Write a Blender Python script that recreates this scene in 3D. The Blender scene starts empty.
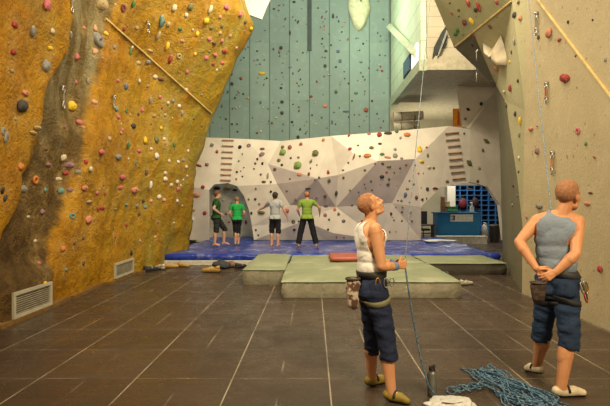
import bpy, bmesh, math, random
import numpy as np
from mathutils import Vector, Matrix, Quaternion, noise
from mathutils.bvhtree import BVHTree

random.seed(7)
C = bpy.context.scene.collection
H, F, VX, VY = 1.70, 500.0, 313.0, 202.0      # camera height, focal in px, vanishing point
V = Vector

def W(px, py, Y):
    """a point of the place that stands at depth Y on the sight line of a photo pixel (used to survey the room)"""
    return V(((px - VX) * Y / F, Y, H - (py - VY) * Y / F))

# ------------------------------------------------------------------ materials
class NT:
    def __init__(s, name):
        s.m = bpy.data.materials.new(name); s.m.use_nodes = True
        s.t = s.m.node_tree; s.b = s.t.nodes['Principled BSDF']
    def n(s, typ, **kw):
        nd = s.t.nodes.new(typ)
        for k, v in kw.items(): setattr(nd, k, v)
        return nd
    def L(s, a, b): s.t.links.new(a, b)
    def val(s, sock, v):
        if isinstance(v, bpy.types.NodeSocket): s.L(v, sock)
        else: sock.default_value = v
    def math(s, op, a, b=0.0, clamp=False):
        nd = s.n('ShaderNodeMath', operation=op, use_clamp=clamp)
        s.val(nd.inputs[0], a); s.val(nd.inputs[1], b); return nd.outputs[0]
    def noise(s, scale, detail=4, rough=.55, vec=None, dist=0.0):
        nd = s.n('ShaderNodeTexNoise'); nd.inputs['Scale'].default_value = scale
        nd.inputs['Detail'].default_value = detail; nd.inputs['Roughness'].default_value = rough
        nd.inputs['Distortion'].default_value = dist
        s.L(vec if vec else s.co(), nd.inputs['Vector']); return nd.outputs['Fac']
    def co(s):
        if not hasattr(s, '_co'): s._co = s.n('ShaderNodeTexCoord').outputs['Object']
        return s._co
    def scaled(s, v):
        nd = s.n('ShaderNodeMapping'); nd.inputs['Scale'].default_value = v; s.L(s.co(), nd.inputs['Vector']); return nd.outputs[0]
    def xyz(s):
        nd = s.n('ShaderNodeSeparateXYZ'); s.L(s.co(), nd.inputs[0]); return nd.outputs
    def ramp(s, f, lo, hi):
        nd = s.n('ShaderNodeMapRange'); nd.inputs[1].default_value = lo; nd.inputs[2].default_value = hi
        s.L(f, nd.inputs[0]); return nd.outputs[0]
    def mix(s, f, a, b, mode='MIX'):
        nd = s.n('ShaderNodeMix', data_type='RGBA', blend_type=mode)
        s.val(nd.inputs[0], f)
        for k, v in ((6, a), (7, b)):
            if isinstance(v, bpy.types.NodeSocket): s.L(v, nd.inputs[k])
            else: nd.inputs[k].default_value = (*v, 1)
        return nd.outputs[2]
    def out(s, col, rough=.6, bump=None, strength=.3, dist=.02, spec=.4, metal=0.0):
        if isinstance(col, bpy.types.NodeSocket): s.L(col, s.b.inputs['Base Color'])
        else: s.b.inputs['Base Color'].default_value = (*col, 1)
        s.val(s.b.inputs['Roughness'], rough)
        s.b.inputs['Specular IOR Level'].default_value = spec
        s.b.inputs['Metallic'].default_value = metal
        if bump is not None:
            nd = s.n('ShaderNodeBump'); nd.inputs['Strength'].default_value = strength; nd.inputs['Distance'].default_value = dist
            s.L(bump, nd.inputs['Height']); s.L(nd.outputs[0], s.b.inputs['Normal'])
        return s.m

MATS = {}
def M(name, col, rough=.6, var=.25, scale=8.0, bump=.15, spec=.4, metal=0.0, dist=.01):
    """plain colour broken up by noise"""
    if name in MATS: return MATS[name]
    t = NT(name); f = t.noise(scale, 5)
    dark = tuple(c * (1 - var) for c in col); lite = tuple(min(1, c * (1 + var * .6) + .004) for c in col)
    c = t.mix(t.ramp(f, .3, .7), dark, lite)
    MATS[name] = t.out(c, rough, t.noise(scale * 5, 3) if bump else None, bump, dist, spec, metal)
    return MATS[name]

# ------------------------------------------------------------------ mesh helpers
def mesh_obj(name, verts, faces, mats=(), parent=None, smooth=False, fmat=None):
    me = bpy.data.meshes.new(name)
    me.from_pydata([tuple(v) for v in verts], [], faces); me.update()
    return link(name, me, mats, parent, smooth, fmat)
def link(name, me, mats=(), parent=None, smooth=False, fmat=None):
    me.name = name
    o = bpy.data.objects.new(name, me); C.objects.link(o)
    me.materials.clear()
    for m in (mats if isinstance(mats, (list, tuple)) else [mats]): me.materials.append(m)
    if fmat:
        for p, k in zip(me.polygons, fmat): p.material_index = k
    if smooth:
        for p in me.polygons: p.use_smooth = True
    if parent: o.parent = parent
    return o
def bm_obj(name, bm, mats=(), parent=None, smooth=False, recalc=True):
    if recalc: bmesh.ops.recalc_face_normals(bm, faces=bm.faces)
    me = bpy.data.meshes.new(name); bm.to_mesh(me); bm.free()
    return link(name, me, mats, parent, smooth)
def tag(o, label, cat, group=None, kind=None):
    o['label'] = label; o['category'] = cat
    if group: o['group'] = group
    if kind: o['kind'] = kind
    return o
def struct(o, label, cat='wall'):
    return tag(o, label, cat, None, 'structure')
def empty(name, loc, label, cat, group=None, rz=0.0):
    o = bpy.data.objects.new(name, None); C.objects.link(o); o.location = loc; o.rotation_euler = (0, 0, rz)
    o.empty_display_size = .1
    return tag(o, label, cat, group)

def add_box(bm, lo, hi, bevel=0.0, seg=2, mat=None):
    r = bmesh.ops.create_cube(bm, size=1.0)
    vs = r['verts']; lo = V(lo); hi = V(hi)
    for v in vs: v.co = V((lo[i] + (v.co[i] + .5) * (hi[i] - lo[i]) for i in range(3)))
    if mat is not None:
        for v in vs: v.co = mat @ v.co
    if bevel:
        es = list({e for v in vs for e in v.link_edges})
        bmesh.ops.bevel(bm, geom=es, offset=bevel, segments=seg, profile=.6, affect='EDGES')
    return bm
def box(name, lo, hi, mat, parent=None, bevel=0.0, smooth=False):
    bm = bmesh.new(); add_box(bm, lo, hi, bevel); return bm_obj(name, bm, mat, parent, smooth)
def frame_of(axis, ref=None):
    z = V(axis).normalized(); ref = V(ref) if ref is not None else (V((0, 0, 1)) if abs(z.z) < .9 else V((0, 1, 0)))
    x = ref - z * ref.dot(z)
    if x.length < 1e-6: x = V((1, 0, 0)) - z * z.x
    x.normalize(); y = z.cross(x); return x, y, z
def add_capsule(bm, p0, p1, r0, r1, seg=12, cap=4, sx=1.0, sy=1.0, ref=None, flat=False):
    """tapered capsule; sx scales the cross-section along ref, sy across it"""
    p0 = V(p0); p1 = V(p1)
    ax = p1 - p0
    if ax.length < 1e-6: ax = V((0, 0, 1e-4)); p1 = p0 + ax
    x, y, z = frame_of(ax, ref)
    prof = []
    if flat: prof = [(p0, 1e-4), (p0, r0), (p1, r1), (p1, 1e-4)]
    else:
        for i in range(cap + 1):
            a = -math.pi / 2 + i * math.pi / 2 / cap
            prof.append((p0 + z * (math.sin(a) * r0), max(math.cos(a) * r0, 1e-4)))
        for i in range(cap + 1):
            a = i * math.pi / 2 / cap
            prof.append((p1 + z * (math.sin(a) * r1), max(math.cos(a) * r1, 1e-4)))
    rings = []
    for c, r in prof:
        rings.append([bm.verts.new(c + x * (math.cos(t) * r * sx) + y * (math.sin(t) * r * sy)) for t in (k * 2 * math.pi / seg for k in range(seg))])
    for a, b in zip(rings, rings[1:]):
        for k in range(seg): bm.faces.new((a[k], a[(k + 1) % seg], b[(k + 1) % seg], b[k]))
    bm.faces.new(rings[0][::-1]); bm.faces.new(rings[-1])
def add_ellipsoid(bm, c, rad, mat=None, u=18, v=10):
    r = bmesh.ops.create_uvsphere(bm, u_segments=u, v_segments=v, radius=1.0)
    c = V(c)
    for q in r['verts']:
        p = V((q.co[i] * rad[i] for i in range(3)))
        q.co = c + (mat @ p if mat is not None else p)
def tube(name, pts, r, mat, parent=None, cyclic=False, res=3, nurbs=False):
    """a cord or ring of round section swept along the points, as a mesh"""
    vs, fs = [], []; seg = 8
    for pl in (pts if isinstance(pts[0], list) else [pts]):
        n = len(pl); b0 = len(vs); x = None
        for k, p in enumerate(pl):
            a = pl[(k - 1) % n] if (cyclic or k > 0) else p; c = pl[(k + 1) % n] if (cyclic or k < n - 1) else p
            t = (c - a).normalized() if (c - a).length > 1e-9 else V((0, 0, 1))
            if x is None: x = frame_of(t)[0]
            else:
                x = x - t * x.dot(t); x = x.normalized() if x.length > 1e-6 else frame_of(t)[0]
            y = t.cross(x); vs += [p + x * (r * math.cos(q)) + y * (r * math.sin(q)) for q in (i * 2 * math.pi / seg for i in range(seg))]
        for k in range(n if cyclic else n - 1):
            for i in range(seg):
                fs.append((b0 + k * seg + i, b0 + k * seg + (i + 1) % seg, b0 + ((k + 1) % n) * seg + (i + 1) % seg, b0 + ((k + 1) % n) * seg + i))
        if not cyclic: fs.append(tuple(b0 + i for i in range(seg))[::-1]); fs.append(tuple(b0 + (n - 1) * seg + i for i in range(seg)))
    return mesh_obj(name, vs, fs, mat, parent, True)
def smoothstep(a, b, x):
    t = max(0.0, min(1.0, (x - a) / (b - a))); return t * t * (3 - 2 * t)
def interp(tab, z):
    if z <= tab[0][0]: return tab[0][1]
    for (a, va), (b, vb) in zip(tab, tab[1:]):
        if z <= b: return va + (vb - va) * (z - a) / (b - a)
    return tab[-1][1]

# ------------------------------------------------------------------ camera
cam = bpy.data.cameras.new('camera'); co = bpy.data.objects.new('camera', cam); C.objects.link(co)
co.location = (0, 0, H); co.rotation_euler = (math.pi / 2, 0, 0)
cam.sensor_fit = 'HORIZONTAL'; cam.sensor_width = 36.0; cam.lens = 36.0 * F / 610.0
cam.shift_x = (305 - VX) / 610.0; cam.shift_y = (VY - 203) / 610.0
cam.clip_end = 200
bpy.context.scene.camera = co
bpy.context.scene.view_settings.view_transform = 'Standard'
bpy.context.scene.view_settings.look = 'None'

# ------------------------------------------------------------------ setting: floor
def floor_mat():
    t = NT('rubber_tiles'); x, y, z = t.xyz()
    def line(c, off, step, w):
        f = t.math('FRACT', t.math('ADD', t.math('DIVIDE', t.math('SUBTRACT', c, off), step), 100.5))
        d = t.math('MULTIPLY', t.math('ABSOLUTE', t.math('SUBTRACT', f, .5)), step)
        return t.math('SUBTRACT', 1.0, t.ramp(d, w * .5, w), True)
    P = .93
    col = t.math('FLOOR', t.math('DIVIDE', t.math('SUBTRACT', x, .155), P))
    half = t.math('MULTIPLY', t.math('MODULO', t.math('ADD', col, 100.0), 2.0), .0)
    br = t.ramp(t.noise(2.2, 4), .35, .6)
    lx = t.math('MULTIPLY', line(x, .155, P, .008), t.math('ADD', t.math('MULTIPLY', br, .42), .22))
    ly = t.math('MULTIPLY', line(y, 4.82, P, .007), t.math('MULTIPLY', br, .36))
    lh = t.math('MULTIPLY', line(x, .155 + P / 2, P, .010), t.math('MULTIPLY', t.ramp(t.noise(.9, 2), .48, .62), .33))
    l = t.math('MAXIMUM', t.math('MAXIMUM', lx, ly), lh)
    wn = t.n('ShaderNodeTexWhiteNoise', noise_dimensions='2D')
    cb = t.n('ShaderNodeCombineXYZ')
    t.L(col, cb.inputs[0]); t.L(t.math('FLOOR', t.math('DIVIDE', t.math('SUBTRACT', y, 4.82), P)), cb.inputs[1]); t.L(cb.outputs[0], wn.inputs['Vector'])
    base = t.mix(t.ramp(t.noise(1.3, 5), .3, .7), (.044, .029, .019), (.072, .050, .034))
    base = t.mix(.30, base, t.mix(wn.outputs['Value'], (.028, .019, .013), (.078, .058, .042)))
    speck = t.ramp(t.noise(60, 2, .7), .60, .72)
    base = t.mix(t.math('MULTIPLY', speck, .5), base, (.16, .10, .07))
    base = t.mix(t.ramp(t.noise(9, 3), .62, .8), base, (.09, .035, .025))
    base = t.mix(t.math('MULTIPLY', line(y, 4.82, .155, .02), .12), base, (.02, .015, .012))
    base = t.mix(l, base, (.50, .44, .33))
    return t.out(base, t.ramp(t.noise(3, 3), .2, 1.2), t.noise(70, 2), .35, .008, .22)
fl = mesh_obj('floor', [(-9, -3, 0), (14, -3, 0), (14, 31, 0), (-9, 31, 0)], [(0, 1, 2, 3)], floor_mat())
struct(fl, 'dark brown rubber tile floor with pale joint lines', 'floor')

# ------------------------------------------------------------------ setting: ochre left wall
def zfold(Y): return 4.26 + (14.2 - Y) * .257
VENTS = ((6.97, 8.0, .06, .43), (10.55, 11.65, .07, .40)); VENT_X = -4.2
def left_x(Y, Z):
    w = smoothstep(11.5, 14.8, Y); zf = zfold(Y); zz = min(Z, zf)
    a = -4.25 + .035 * zz; b = -3.78 + (.14 * zz + .0075 * zz * zz)
    x = a + (b - a) * w + .5 * max(0.0, min(Z, 6.95) - zf) * (.5 + .5 * smoothstep(8, 12, Y))
    if Z > 6.95: x -= .38 * (Z - 6.95)
    n = noise.fractal(V((Y * .45, Z * .45, 3.1)), 1.0, 2.0, 4)
    n2 = abs(noise.fractal(V((Y * .9, Z * .7, 9.1)), 1.0, 2.0, 4))
    x += .14 * n - .10 * n2 - .22 * stripe(Y, Z)       # the dark stripe lies in a shallow gully
    for y0, y1, z0, z1 in VENTS:
        k = (1 - smoothstep(.05, .35, max(y0 - Y, Y - y1, 0))) * (1 - smoothstep(.05, .4, max(Z - z1, 0)))
        x += (VENT_X - x) * k
    return x
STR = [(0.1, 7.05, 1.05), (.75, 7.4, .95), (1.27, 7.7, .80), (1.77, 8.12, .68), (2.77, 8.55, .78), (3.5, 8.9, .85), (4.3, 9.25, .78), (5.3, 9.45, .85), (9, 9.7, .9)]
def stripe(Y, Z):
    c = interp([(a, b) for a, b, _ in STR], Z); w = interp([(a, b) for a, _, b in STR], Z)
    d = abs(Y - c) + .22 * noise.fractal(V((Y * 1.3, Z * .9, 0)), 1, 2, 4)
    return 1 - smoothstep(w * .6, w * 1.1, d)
def left_mat():
    t = NT('ochre_rock'); x, y, z = t.xyz()
    at = t.n('ShaderNodeVertexColor', layer_name='paint'); sp = t.n('ShaderNodeSeparateColor'); t.L(at.outputs['Color'], sp.inputs[0])
    n1 = t.noise(.9, 6, .6); n2 = t.noise(5, 6, .65); n3 = t.noise(26, 4, .6)
    big = t.noise(.55, 5, .65, None, .8)
    c = t.mix(t.ramp(n1, .3, .7), (.29, .118, .002), (.44, .235, .004))
    c = t.mix(t.math('MULTIPLY', t.ramp(n2, .48, .72), .75), c, (.17, .068, .005))
    c = t.mix(t.math('MULTIPLY', t.ramp(big, .52, .66), .6), c, (.22, .145, .018))
    c = t.mix(t.math('MULTIPLY', t.ramp(n3, .56, .8), .40), c, (.52, .31, .05))
    st = t.noise(1, 5, .6, t.scaled((1, 2.6, .45)))
    far = t.math('MULTIPLY', sp.outputs[1], t.ramp(st, .36, .56))
    c = t.mix(t.math('MULTIPLY', far, .85), c, (.26, .20, .018))
    c = t.mix(t.math('MULTIPLY', t.math('MULTIPLY', sp.outputs[1], t.ramp(st, .56, .70)), .55), c, (.42, .36, .14))
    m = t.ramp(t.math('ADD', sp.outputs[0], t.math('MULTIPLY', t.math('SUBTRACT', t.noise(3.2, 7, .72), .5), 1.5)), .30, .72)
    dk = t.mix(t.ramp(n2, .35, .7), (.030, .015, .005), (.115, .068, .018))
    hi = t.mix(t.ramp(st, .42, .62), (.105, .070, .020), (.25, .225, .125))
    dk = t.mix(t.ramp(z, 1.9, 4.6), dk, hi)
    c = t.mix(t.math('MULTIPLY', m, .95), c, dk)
    # chalk rubbed on round the holds
    ch = t.math('MULTIPLY', sp.outputs[2], t.ramp(t.noise(7, 5, .7), .36, .62))
    c = t.mix(t.math('MULTIPLY', ch, .55), c, (.48, .33, .12))
    c = t.mix(t.math('MULTIPLY', t.ramp(t.noise(2.3, 6, .7), .64, .82), .28), c, (.44, .30, .08))
    b = t.math('ADD', t.math('MULTIPLY', n2, 1.0), t.math('MULTIPLY', n3, .35))
    return t.out(c, .5, b, .8, .12, .18)
YS = [-2 + .085 * i for i in range(int(16.85 / .085) + 1)]; ZS = [.085 * i for i in range(112)]
vs = [(left_x(Y, Z) , Y, Z) for Y in YS for Z in ZS]
nz = len(ZS); fs = []
for i in range(len(YS) - 1):
    for j in range(nz - 1): fs.append((i * nz + j, (i + 1) * nz + j, (i + 1) * nz + j + 1, i * nz + j + 1))
k0 = len(vs); i = len(YS) - 1
for j in range(nz): vs.append((-8.5, YS[-1] + .25, ZS[j]))
for j in range(nz - 1): fs.append((i * nz + j, k0 + j, k0 + j + 1, i * nz + j + 1))
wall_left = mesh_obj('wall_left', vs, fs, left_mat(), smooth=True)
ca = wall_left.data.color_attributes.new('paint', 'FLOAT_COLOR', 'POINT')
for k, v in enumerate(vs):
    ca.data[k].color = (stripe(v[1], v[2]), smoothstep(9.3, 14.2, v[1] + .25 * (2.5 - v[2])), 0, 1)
struct(wall_left, 'ochre yellow sculpted rock climbing wall with a dark diagonal stripe')

# ------------------------------------------------------------------ setting: teal back wall
def teal_mat():
    t = NT('teal_panels'); x, y, z = t.xyz()
    f = t.math('FRACT', t.math('ADD', t.math('DIVIDE', t.math('SUBTRACT', x, -.155), .878), 50.5))
    d = t.math('MULTIPLY', t.math('ABSOLUTE', t.math('SUBTRACT', f, .5)), .878)
    seam = t.math('SUBTRACT', 1.0, t.ramp(d, .012, .035), True)
    cb = t.n('ShaderNodeCombineXYZ'); wn = t.n('ShaderNodeTexWhiteNoise', noise_dimensions='2D')
    t.L(t.math('FLOOR', t.math('DIVIDE', t.math('ADD', x, .155 ), .878)), cb.inputs[0])
    t.L(t.math('FLOOR', t.math('DIVIDE', t.math('SUBTRACT', z, 1.2), 2.5)), cb.inputs[1]); t.L(cb.outputs[0], wn.inputs['Vector'])
    c = t.mix(t.ramp(t.noise(.5, 4), .3, .7), (.15, .215, .195), (.195, .275, .245))
    c = t.mix(t.math('MULTIPLY', wn.outputs['Value'], .28), c, (.30, .41, .35))
    c = t.mix(t.math('MULTIPLY', t.ramp(t.noise(3.5, 6, .7), .52, .75), .35), c, (.36, .45, .40))
    c = t.mix(t.math('MULTIPLY', seam, .75), c, (.05, .085, .085))
    return t.out(c, .7, t.noise(14, 5), .3, .02, .3)
wall_back = box('wall_back', (-9, 22, 0), (3.39, 22.25, 13), teal_mat())
struct(wall_back, 'tall teal green climbing wall of vertical panels')
# the slit at the foot of one seam and the pale feature high up
sl = box('trim_slit', (-.25, 21.955, 8.35), (-.06, 22.0, 13), M('slit_dark', (.03, .05, .045)))
struct(sl, 'dark vertical slit between teal panels', 'trim')

# ------------------------------------------------------------------ setting: white bouldering wall
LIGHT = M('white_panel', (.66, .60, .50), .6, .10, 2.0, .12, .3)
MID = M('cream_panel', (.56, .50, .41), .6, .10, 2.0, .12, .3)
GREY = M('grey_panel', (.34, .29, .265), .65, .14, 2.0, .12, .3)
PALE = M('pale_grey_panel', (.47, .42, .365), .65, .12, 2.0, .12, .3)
BV = dict(
 T0=(194, 137, 18.2), T1=(246, 139, 18.2), T2=(281, 141, 18.0), T3=(331, 136, 17.6), T4=(384, 132, 17.4), T5=(449, 126, 17.4), T6=(470, 129, 17.8), T7=(514, 147, 18.8),
 M0=(188, 186, 18.2), L0=(187, 240.0, 18.2), L1=(209, 240.0, 18.2), A1=(209, 190, 18.2), A2=(214, 184.5, 18.2), A3=(228, 183, 18.2), M1=(237, 186, 18.1), A5=(244, 196, 18.1), A6=(249, 210, 18.1), A7=(252, 226, 18.1), B0=(254, 240.0, 18.1),
 M2=(268, 164, 17.9), M2b=(277, 184, 17.6), W1=(290, 205, 17.6), W2=(304, 221, 17.7), W3=(333, 233, 17.8), B1=(325, 240.0, 18.0),
 M3=(317, 178.5, 17.2), M4=(338, 175, 17.45), M5=(378, 161, 16.9), M6=(415, 159, 16.9), M7=(441, 187, 17.5), M8=(421, 207, 17.2), M9=(336, 207, 17.9), K=(392, 203, 17.5), B2c=(380, 240.0, 17.9), B2=(421, 240.0, 17.9),
 S1=(353, 153, 17.25),
 R1=(470, 182, 17.9), R2=(488, 187, 18.2), R3=(500, 205, 18.4), R4=(504, 240.0, 18.5), R5=(516, 240.0, 18.8))
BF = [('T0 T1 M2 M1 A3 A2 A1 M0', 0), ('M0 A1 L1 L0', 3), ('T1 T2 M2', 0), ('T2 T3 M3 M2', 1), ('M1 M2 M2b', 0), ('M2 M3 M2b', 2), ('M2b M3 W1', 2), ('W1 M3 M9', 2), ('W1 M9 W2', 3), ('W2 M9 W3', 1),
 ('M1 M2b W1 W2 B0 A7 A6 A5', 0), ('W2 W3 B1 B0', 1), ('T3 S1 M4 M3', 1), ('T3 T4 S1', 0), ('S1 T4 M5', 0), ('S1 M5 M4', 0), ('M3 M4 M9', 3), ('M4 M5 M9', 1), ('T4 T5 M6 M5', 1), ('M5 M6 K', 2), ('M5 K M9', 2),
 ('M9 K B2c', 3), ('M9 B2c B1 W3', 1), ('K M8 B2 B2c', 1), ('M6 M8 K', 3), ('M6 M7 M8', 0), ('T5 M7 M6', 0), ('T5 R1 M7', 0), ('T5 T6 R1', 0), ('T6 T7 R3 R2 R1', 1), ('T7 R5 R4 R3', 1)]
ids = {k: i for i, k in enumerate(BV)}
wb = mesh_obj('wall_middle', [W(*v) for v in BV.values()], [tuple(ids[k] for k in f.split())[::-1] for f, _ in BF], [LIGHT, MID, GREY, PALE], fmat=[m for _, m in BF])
bm = bmesh.new(); bm.from_mesh(wb.data); bmesh.ops.triangulate(bm, faces=[f for f in bm.faces if len(f.verts) > 3]); 
for f in bm.faces: 
    if f.normal.y > 0: f.normal_flip()
bm.to_mesh(wb.data); bm.free()
so = wb.modifiers.new('thick', 'SOLIDIFY'); so.thickness = .14; so.offset = -1
struct(wb, 'white and grey faceted bouldering wall with two arched openings')
# wall at the back of the arched alcove
ALC = M('alcove_rock', (.52, .48, .40), .75, .22, 5.0, .5, .3)
alc = mesh_obj('wall_alcove', [W(196, 242, 20.2), W(262, 242, 20.2), W(262, 160, 20.2), W(196, 160, 20.2), W(196, 182, 18.5), W(262, 182, 18.5)], [(0, 1, 2, 3)], ALC)
struct(alc, 'grey textured wall inside the arched alcove')

# ------------------------------------------------------------------ setting: right wall and overhanging prow
BEIGE = (.46, .385, .235)
def right_mat(name, col, alt):
    t = NT(name)
    c = t.mix(t.ramp(t.noise(.8, 5), .3, .7), tuple(q * .86 for q in col), col)
    c = t.mix(t.math('MULTIPLY', t.ramp(t.noise(5, 6, .7), .5, .78), .5), c, alt)
    c = t.mix(t.math('MULTIPLY', t.ramp(t.noise(9, 2), .69, .72), .65), c, (.10, .085, .06))
    b = t.math('ADD', t.noise(22, 5), t.math('MULTIPLY', t.noise(90, 3), .5))
    return t.out(c, .75, b, .35, .03, .25)
RB = right_mat('beige_render', BEIGE, (.54, .47, .32)); RO = right_mat('olive_render', (.40, .37, .215), (.48, .45, .30)); RD = right_mat('olive_render_shaded', (.17, .155, .095), (.25, .23, .15))  # darkest olive has the shade of the recess and underside put into its colour
GR = right_mat('green_cream_render', (.42, .42, .24), (.48, .47, .30))
RV = dict(n0=V((3.9, -2, 0)), n1=V((3.9, -2, 9)),
 a0=W(522, 293, 9.34), a1=W(522.5, 226, 9.34), a2=W(525, 110, 9.34), a3=W(527, 0, 9.34), a4=W(529, -110, 9.34),
 s0=W(496, 85, 12.6), s1=W(506, 102, 11.4), s2=W(511, 138, 10.8), s3=W(517, 176, 10.0),
 b0=W(503, 262.7, 14.0), b1=W(500, 150, 14.2), b2=W(496, 87, 14.0), b3=W(454, 47, 12.9), b4=W(431, -8, 11.8), b5=W(424, -60, 11.4), c=W(512, 0, 9.9), c2=W(529, -60, 9.3), d=W(473, 32, 11.6),
 r0=W(506, 247, 18.9), r1=W(504, 150, 18.9), r2=W(502, 88, 18.5))
RV['a0'].z = 0; RV['b0'].z = 0; RV['r0'].z = 0
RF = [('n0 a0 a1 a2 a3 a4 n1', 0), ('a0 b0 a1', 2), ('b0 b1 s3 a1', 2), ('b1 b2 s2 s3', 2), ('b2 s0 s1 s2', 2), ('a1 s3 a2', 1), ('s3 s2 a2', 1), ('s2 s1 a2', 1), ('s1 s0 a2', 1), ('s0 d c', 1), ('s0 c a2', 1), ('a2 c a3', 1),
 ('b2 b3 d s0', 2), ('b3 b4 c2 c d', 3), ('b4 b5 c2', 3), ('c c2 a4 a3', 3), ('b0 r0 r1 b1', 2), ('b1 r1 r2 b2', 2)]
rid = {k: i for i, k in enumerate(RV)}
wr = mesh_obj('wall_right', list(RV.values()), [tuple(rid[k] for k in f.split()) for f, _ in RF], [RB, RO, RD, GR], fmat=[m for _, m in RF])
struct(wr, 'beige textured climbing wall with a pointed overhanging prow')
# cream wall that rises behind the prow
up = mesh_obj('wall_upper', [W(452, 44, 18.6), W(505, 80, 18.6), W(514, 147, 18.85), W(470, 129, 17.95), W(463, 127, 18.1)], [(0, 4, 3, 2, 1)], MID)
so = up.modifiers.new('t', 'SOLIDIFY'); so.thickness = .1
struct(up, 'cream wall panel rising behind the pointed prow')
ul = mesh_obj('wall_far', [W(225, -60, 15.6), W(275, -60, 15.6), W(270.5, 0, 15.6), W(262, 20, 15.6), W(240, 12, 15.6)], [(0, 1, 2, 3, 4)], LIGHT)
so = ul.modifiers.new('t', 'SOLIDIFY'); so.thickness = .08
struct(ul, 'white panel at the top end of the ochre wall')

# ------------------------------------------------------------------ setting: gallery and room beyond
def plank_mat(name, c1, c2, axis, step):
    t = NT(name); s = t.xyz()[axis]
    f = t.math('FRACT', t.math('ADD', t.math('DIVIDE', s, step), 50.0))
    seam = t.math('SUBTRACT', 1.0, t.ramp(f, .03, .07), True)
    c = t.mix(t.ramp(t.noise(1.2, 4), .3, .7), c1, c2)
    return t.out(t.mix(t.math('MULTIPLY', seam, .6), c, tuple(q * .35 for q in c1)), .6, None)
gal = box('wall_gallery', (3.43, 15.9, 6.2), (3.6, 23.0, 13), plank_mat('pale_planks', (.50, .60, .42), (.62, .70, .52), 2, .62))
struct(gal, 'pale green planked side of the raised gallery')
gb = box('trim_gallery_beam', (3.36, 15.82, 5.86), (3.62, 23.0, 6.22), M('pale_beam', (.42, .46, .32), .6))
struct(gb, 'pale beam along the lower edge of the gallery', 'trim')
gf = box('wall_gallery_front', (3.62, 15.9, 5.95), (6.4, 16.05, 13), plank_mat('beige_boards', (.40, .36, .25), (.52, .46, .33), 2, .33))
struct(gf, 'beige boarded front of the raised gallery')
gt = box('trim_gallery_fascia', (3.62, 15.8, 5.88), (6.4, 15.95, 6.32), M('fascia_beige', (.46, .41, .28), .6))
struct(gt, 'beige fascia beam under the boarded gallery front', 'trim')
gs = box('ceiling_gallery', (3.6, 16.05, 5.95), (9.5, 26, 6.05), M('soffit', (.50, .44, .31), .7))
struct(gs, 'beige underside of the raised gallery', 'ceiling')
bm = bmesh.new(); add_capsule(bm, W(392, 27, 21.2), W(419, 54, 16.4), .16, .16, 4, flat=True); br = bm_obj('trim_brace', bm, M('pale_beam', (.42, .46, .32)))
br.location.x -= .10
struct(br, 'pale diagonal brace on the planked gallery side', 'trim')
bw = box('wall_rear', (3.4, 26, 0), (14, 26.2, 8), M('beige_plaster', (.42, .38, .27), .8, .12, 1.0))
struct(bw, 'beige wall behind the reception')
def quad_on(name, pts, mat, th=.03, parent=None):
    o = mesh_obj(name, pts, [tuple(range(len(pts)))], mat, parent); m = o.modifiers.new('t', 'SOLIDIFY'); m.thickness = th; m.offset = 0; return o
EM = NT('window_glow'); EM.b.inputs['Emission Color'].default_value = (.95, .98, .9, 1); EM.b.inputs['Emission Strength'].default_value = 1.1; EM.out((.9, .9, .85), .3)
wn = box('window_1', (3.385, 16.3, 6.25), (3.43, 17.2, 6.9), EM.m); struct(wn, 'small bright window in the planked gallery side', 'window')
tv = empty('wall_screen', (3.40, 17.9, 6.3), 'dark blue screen on the planked gallery side beside the bright window', 'screen')
box('bezel', (-.06, -.62, -.06), (-.0, .62, .55), M('screen_bezel', (.02, .03, .05), .4), tv, .015)
box('display', (-.075, -.55, -.01), (-.055, .55, .5), M('screen_blue', (.03, .09, .20), .25), tv)
dk = quad_on('window_2', [W(432, 59, 15.8), W(446, 44, 15.8), W(447, 24, 15.8), W(441, 33, 15.8), W(434, 47, 15.8)], M('dark_opening', (.045, .05, .045), .3), .05)
struct(dk, 'dark slanted opening in the gallery front', 'window')
quad_on('trim_opening', [W(437, 57, 15.74), W(439, 55, 15.74), W(447.5, 33, 15.74), W(446.5, 30, 15.74)], M('grey_bar', (.25, .26, .22)), .05)
struct(bpy.data.objects['trim_opening'], 'grey bar across the dark gallery opening', 'trim')
for k, (z, r, lab) in enumerate(((5.35, .19, 'upper beige rolled mat stored under the gallery'), (4.93, .19, 'lower beige rolled mat stored under the gallery'))):
    e = empty('rolled_mat', W(392, 118, 21.4 + .1 * k) * 1.0, lab, 'mat', 'rolled mats under the gallery'); e.location.z = z - .0
    e.location.x = 3.45
    bm = bmesh.new(); add_capsule(bm, (0, 0, 0), (1.25 - .15 * k, 0, .06), r, r, 18, flat=True); bm_obj('roll', bm, M('roll_beige', (.50, .45, .34), .8), e)
    for q in (.3, .85):
        bm = bmesh.new(); add_capsule(bm, (q, 0, .015), (q + .05, 0, .02), r + .003, r + .003, 18, flat=True); bm_obj('strap', bm, M('strap_brown', (.20, .16, .10)), e)
sh = empty('storage_shelf', (3.42, 21.3, 0), 'wall shelf carrying the rolled mats under the gallery', 'shelf')
box('board', (0, -.2, 4.69), (1.5, .55, 4.735), M('shelf_grey', (.30, .28, .22)), sh); box('support', (.1, .3, 2.2), (.16, .36, 4.69), M('shelf_grey', (.3, .28, .22)), sh); box('support', (1.3, .3, 2.2), (1.36, .36, 4.69), M('shelf_grey', (.3, .28, .22)), sh)
op = empty('orange_banner', W(458, 126.5, 18.4), 'orange banner above the white wall beside the cream panel', 'banner')
bm = bmesh.new(); add_box(bm, (-.19, -.02, 0), (.17, .02, .66), .01); bm_obj('sheet', bm, M('banner_orange', (.72, .26, .01), .5), op)
bm = bmesh.new(); add_box(bm, (-.03, -.035, .05), (.05, -.021, .55), .004); bm_obj('stripe', bm, M('banner_rust', (.40, .09, .01), .5), op)
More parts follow.
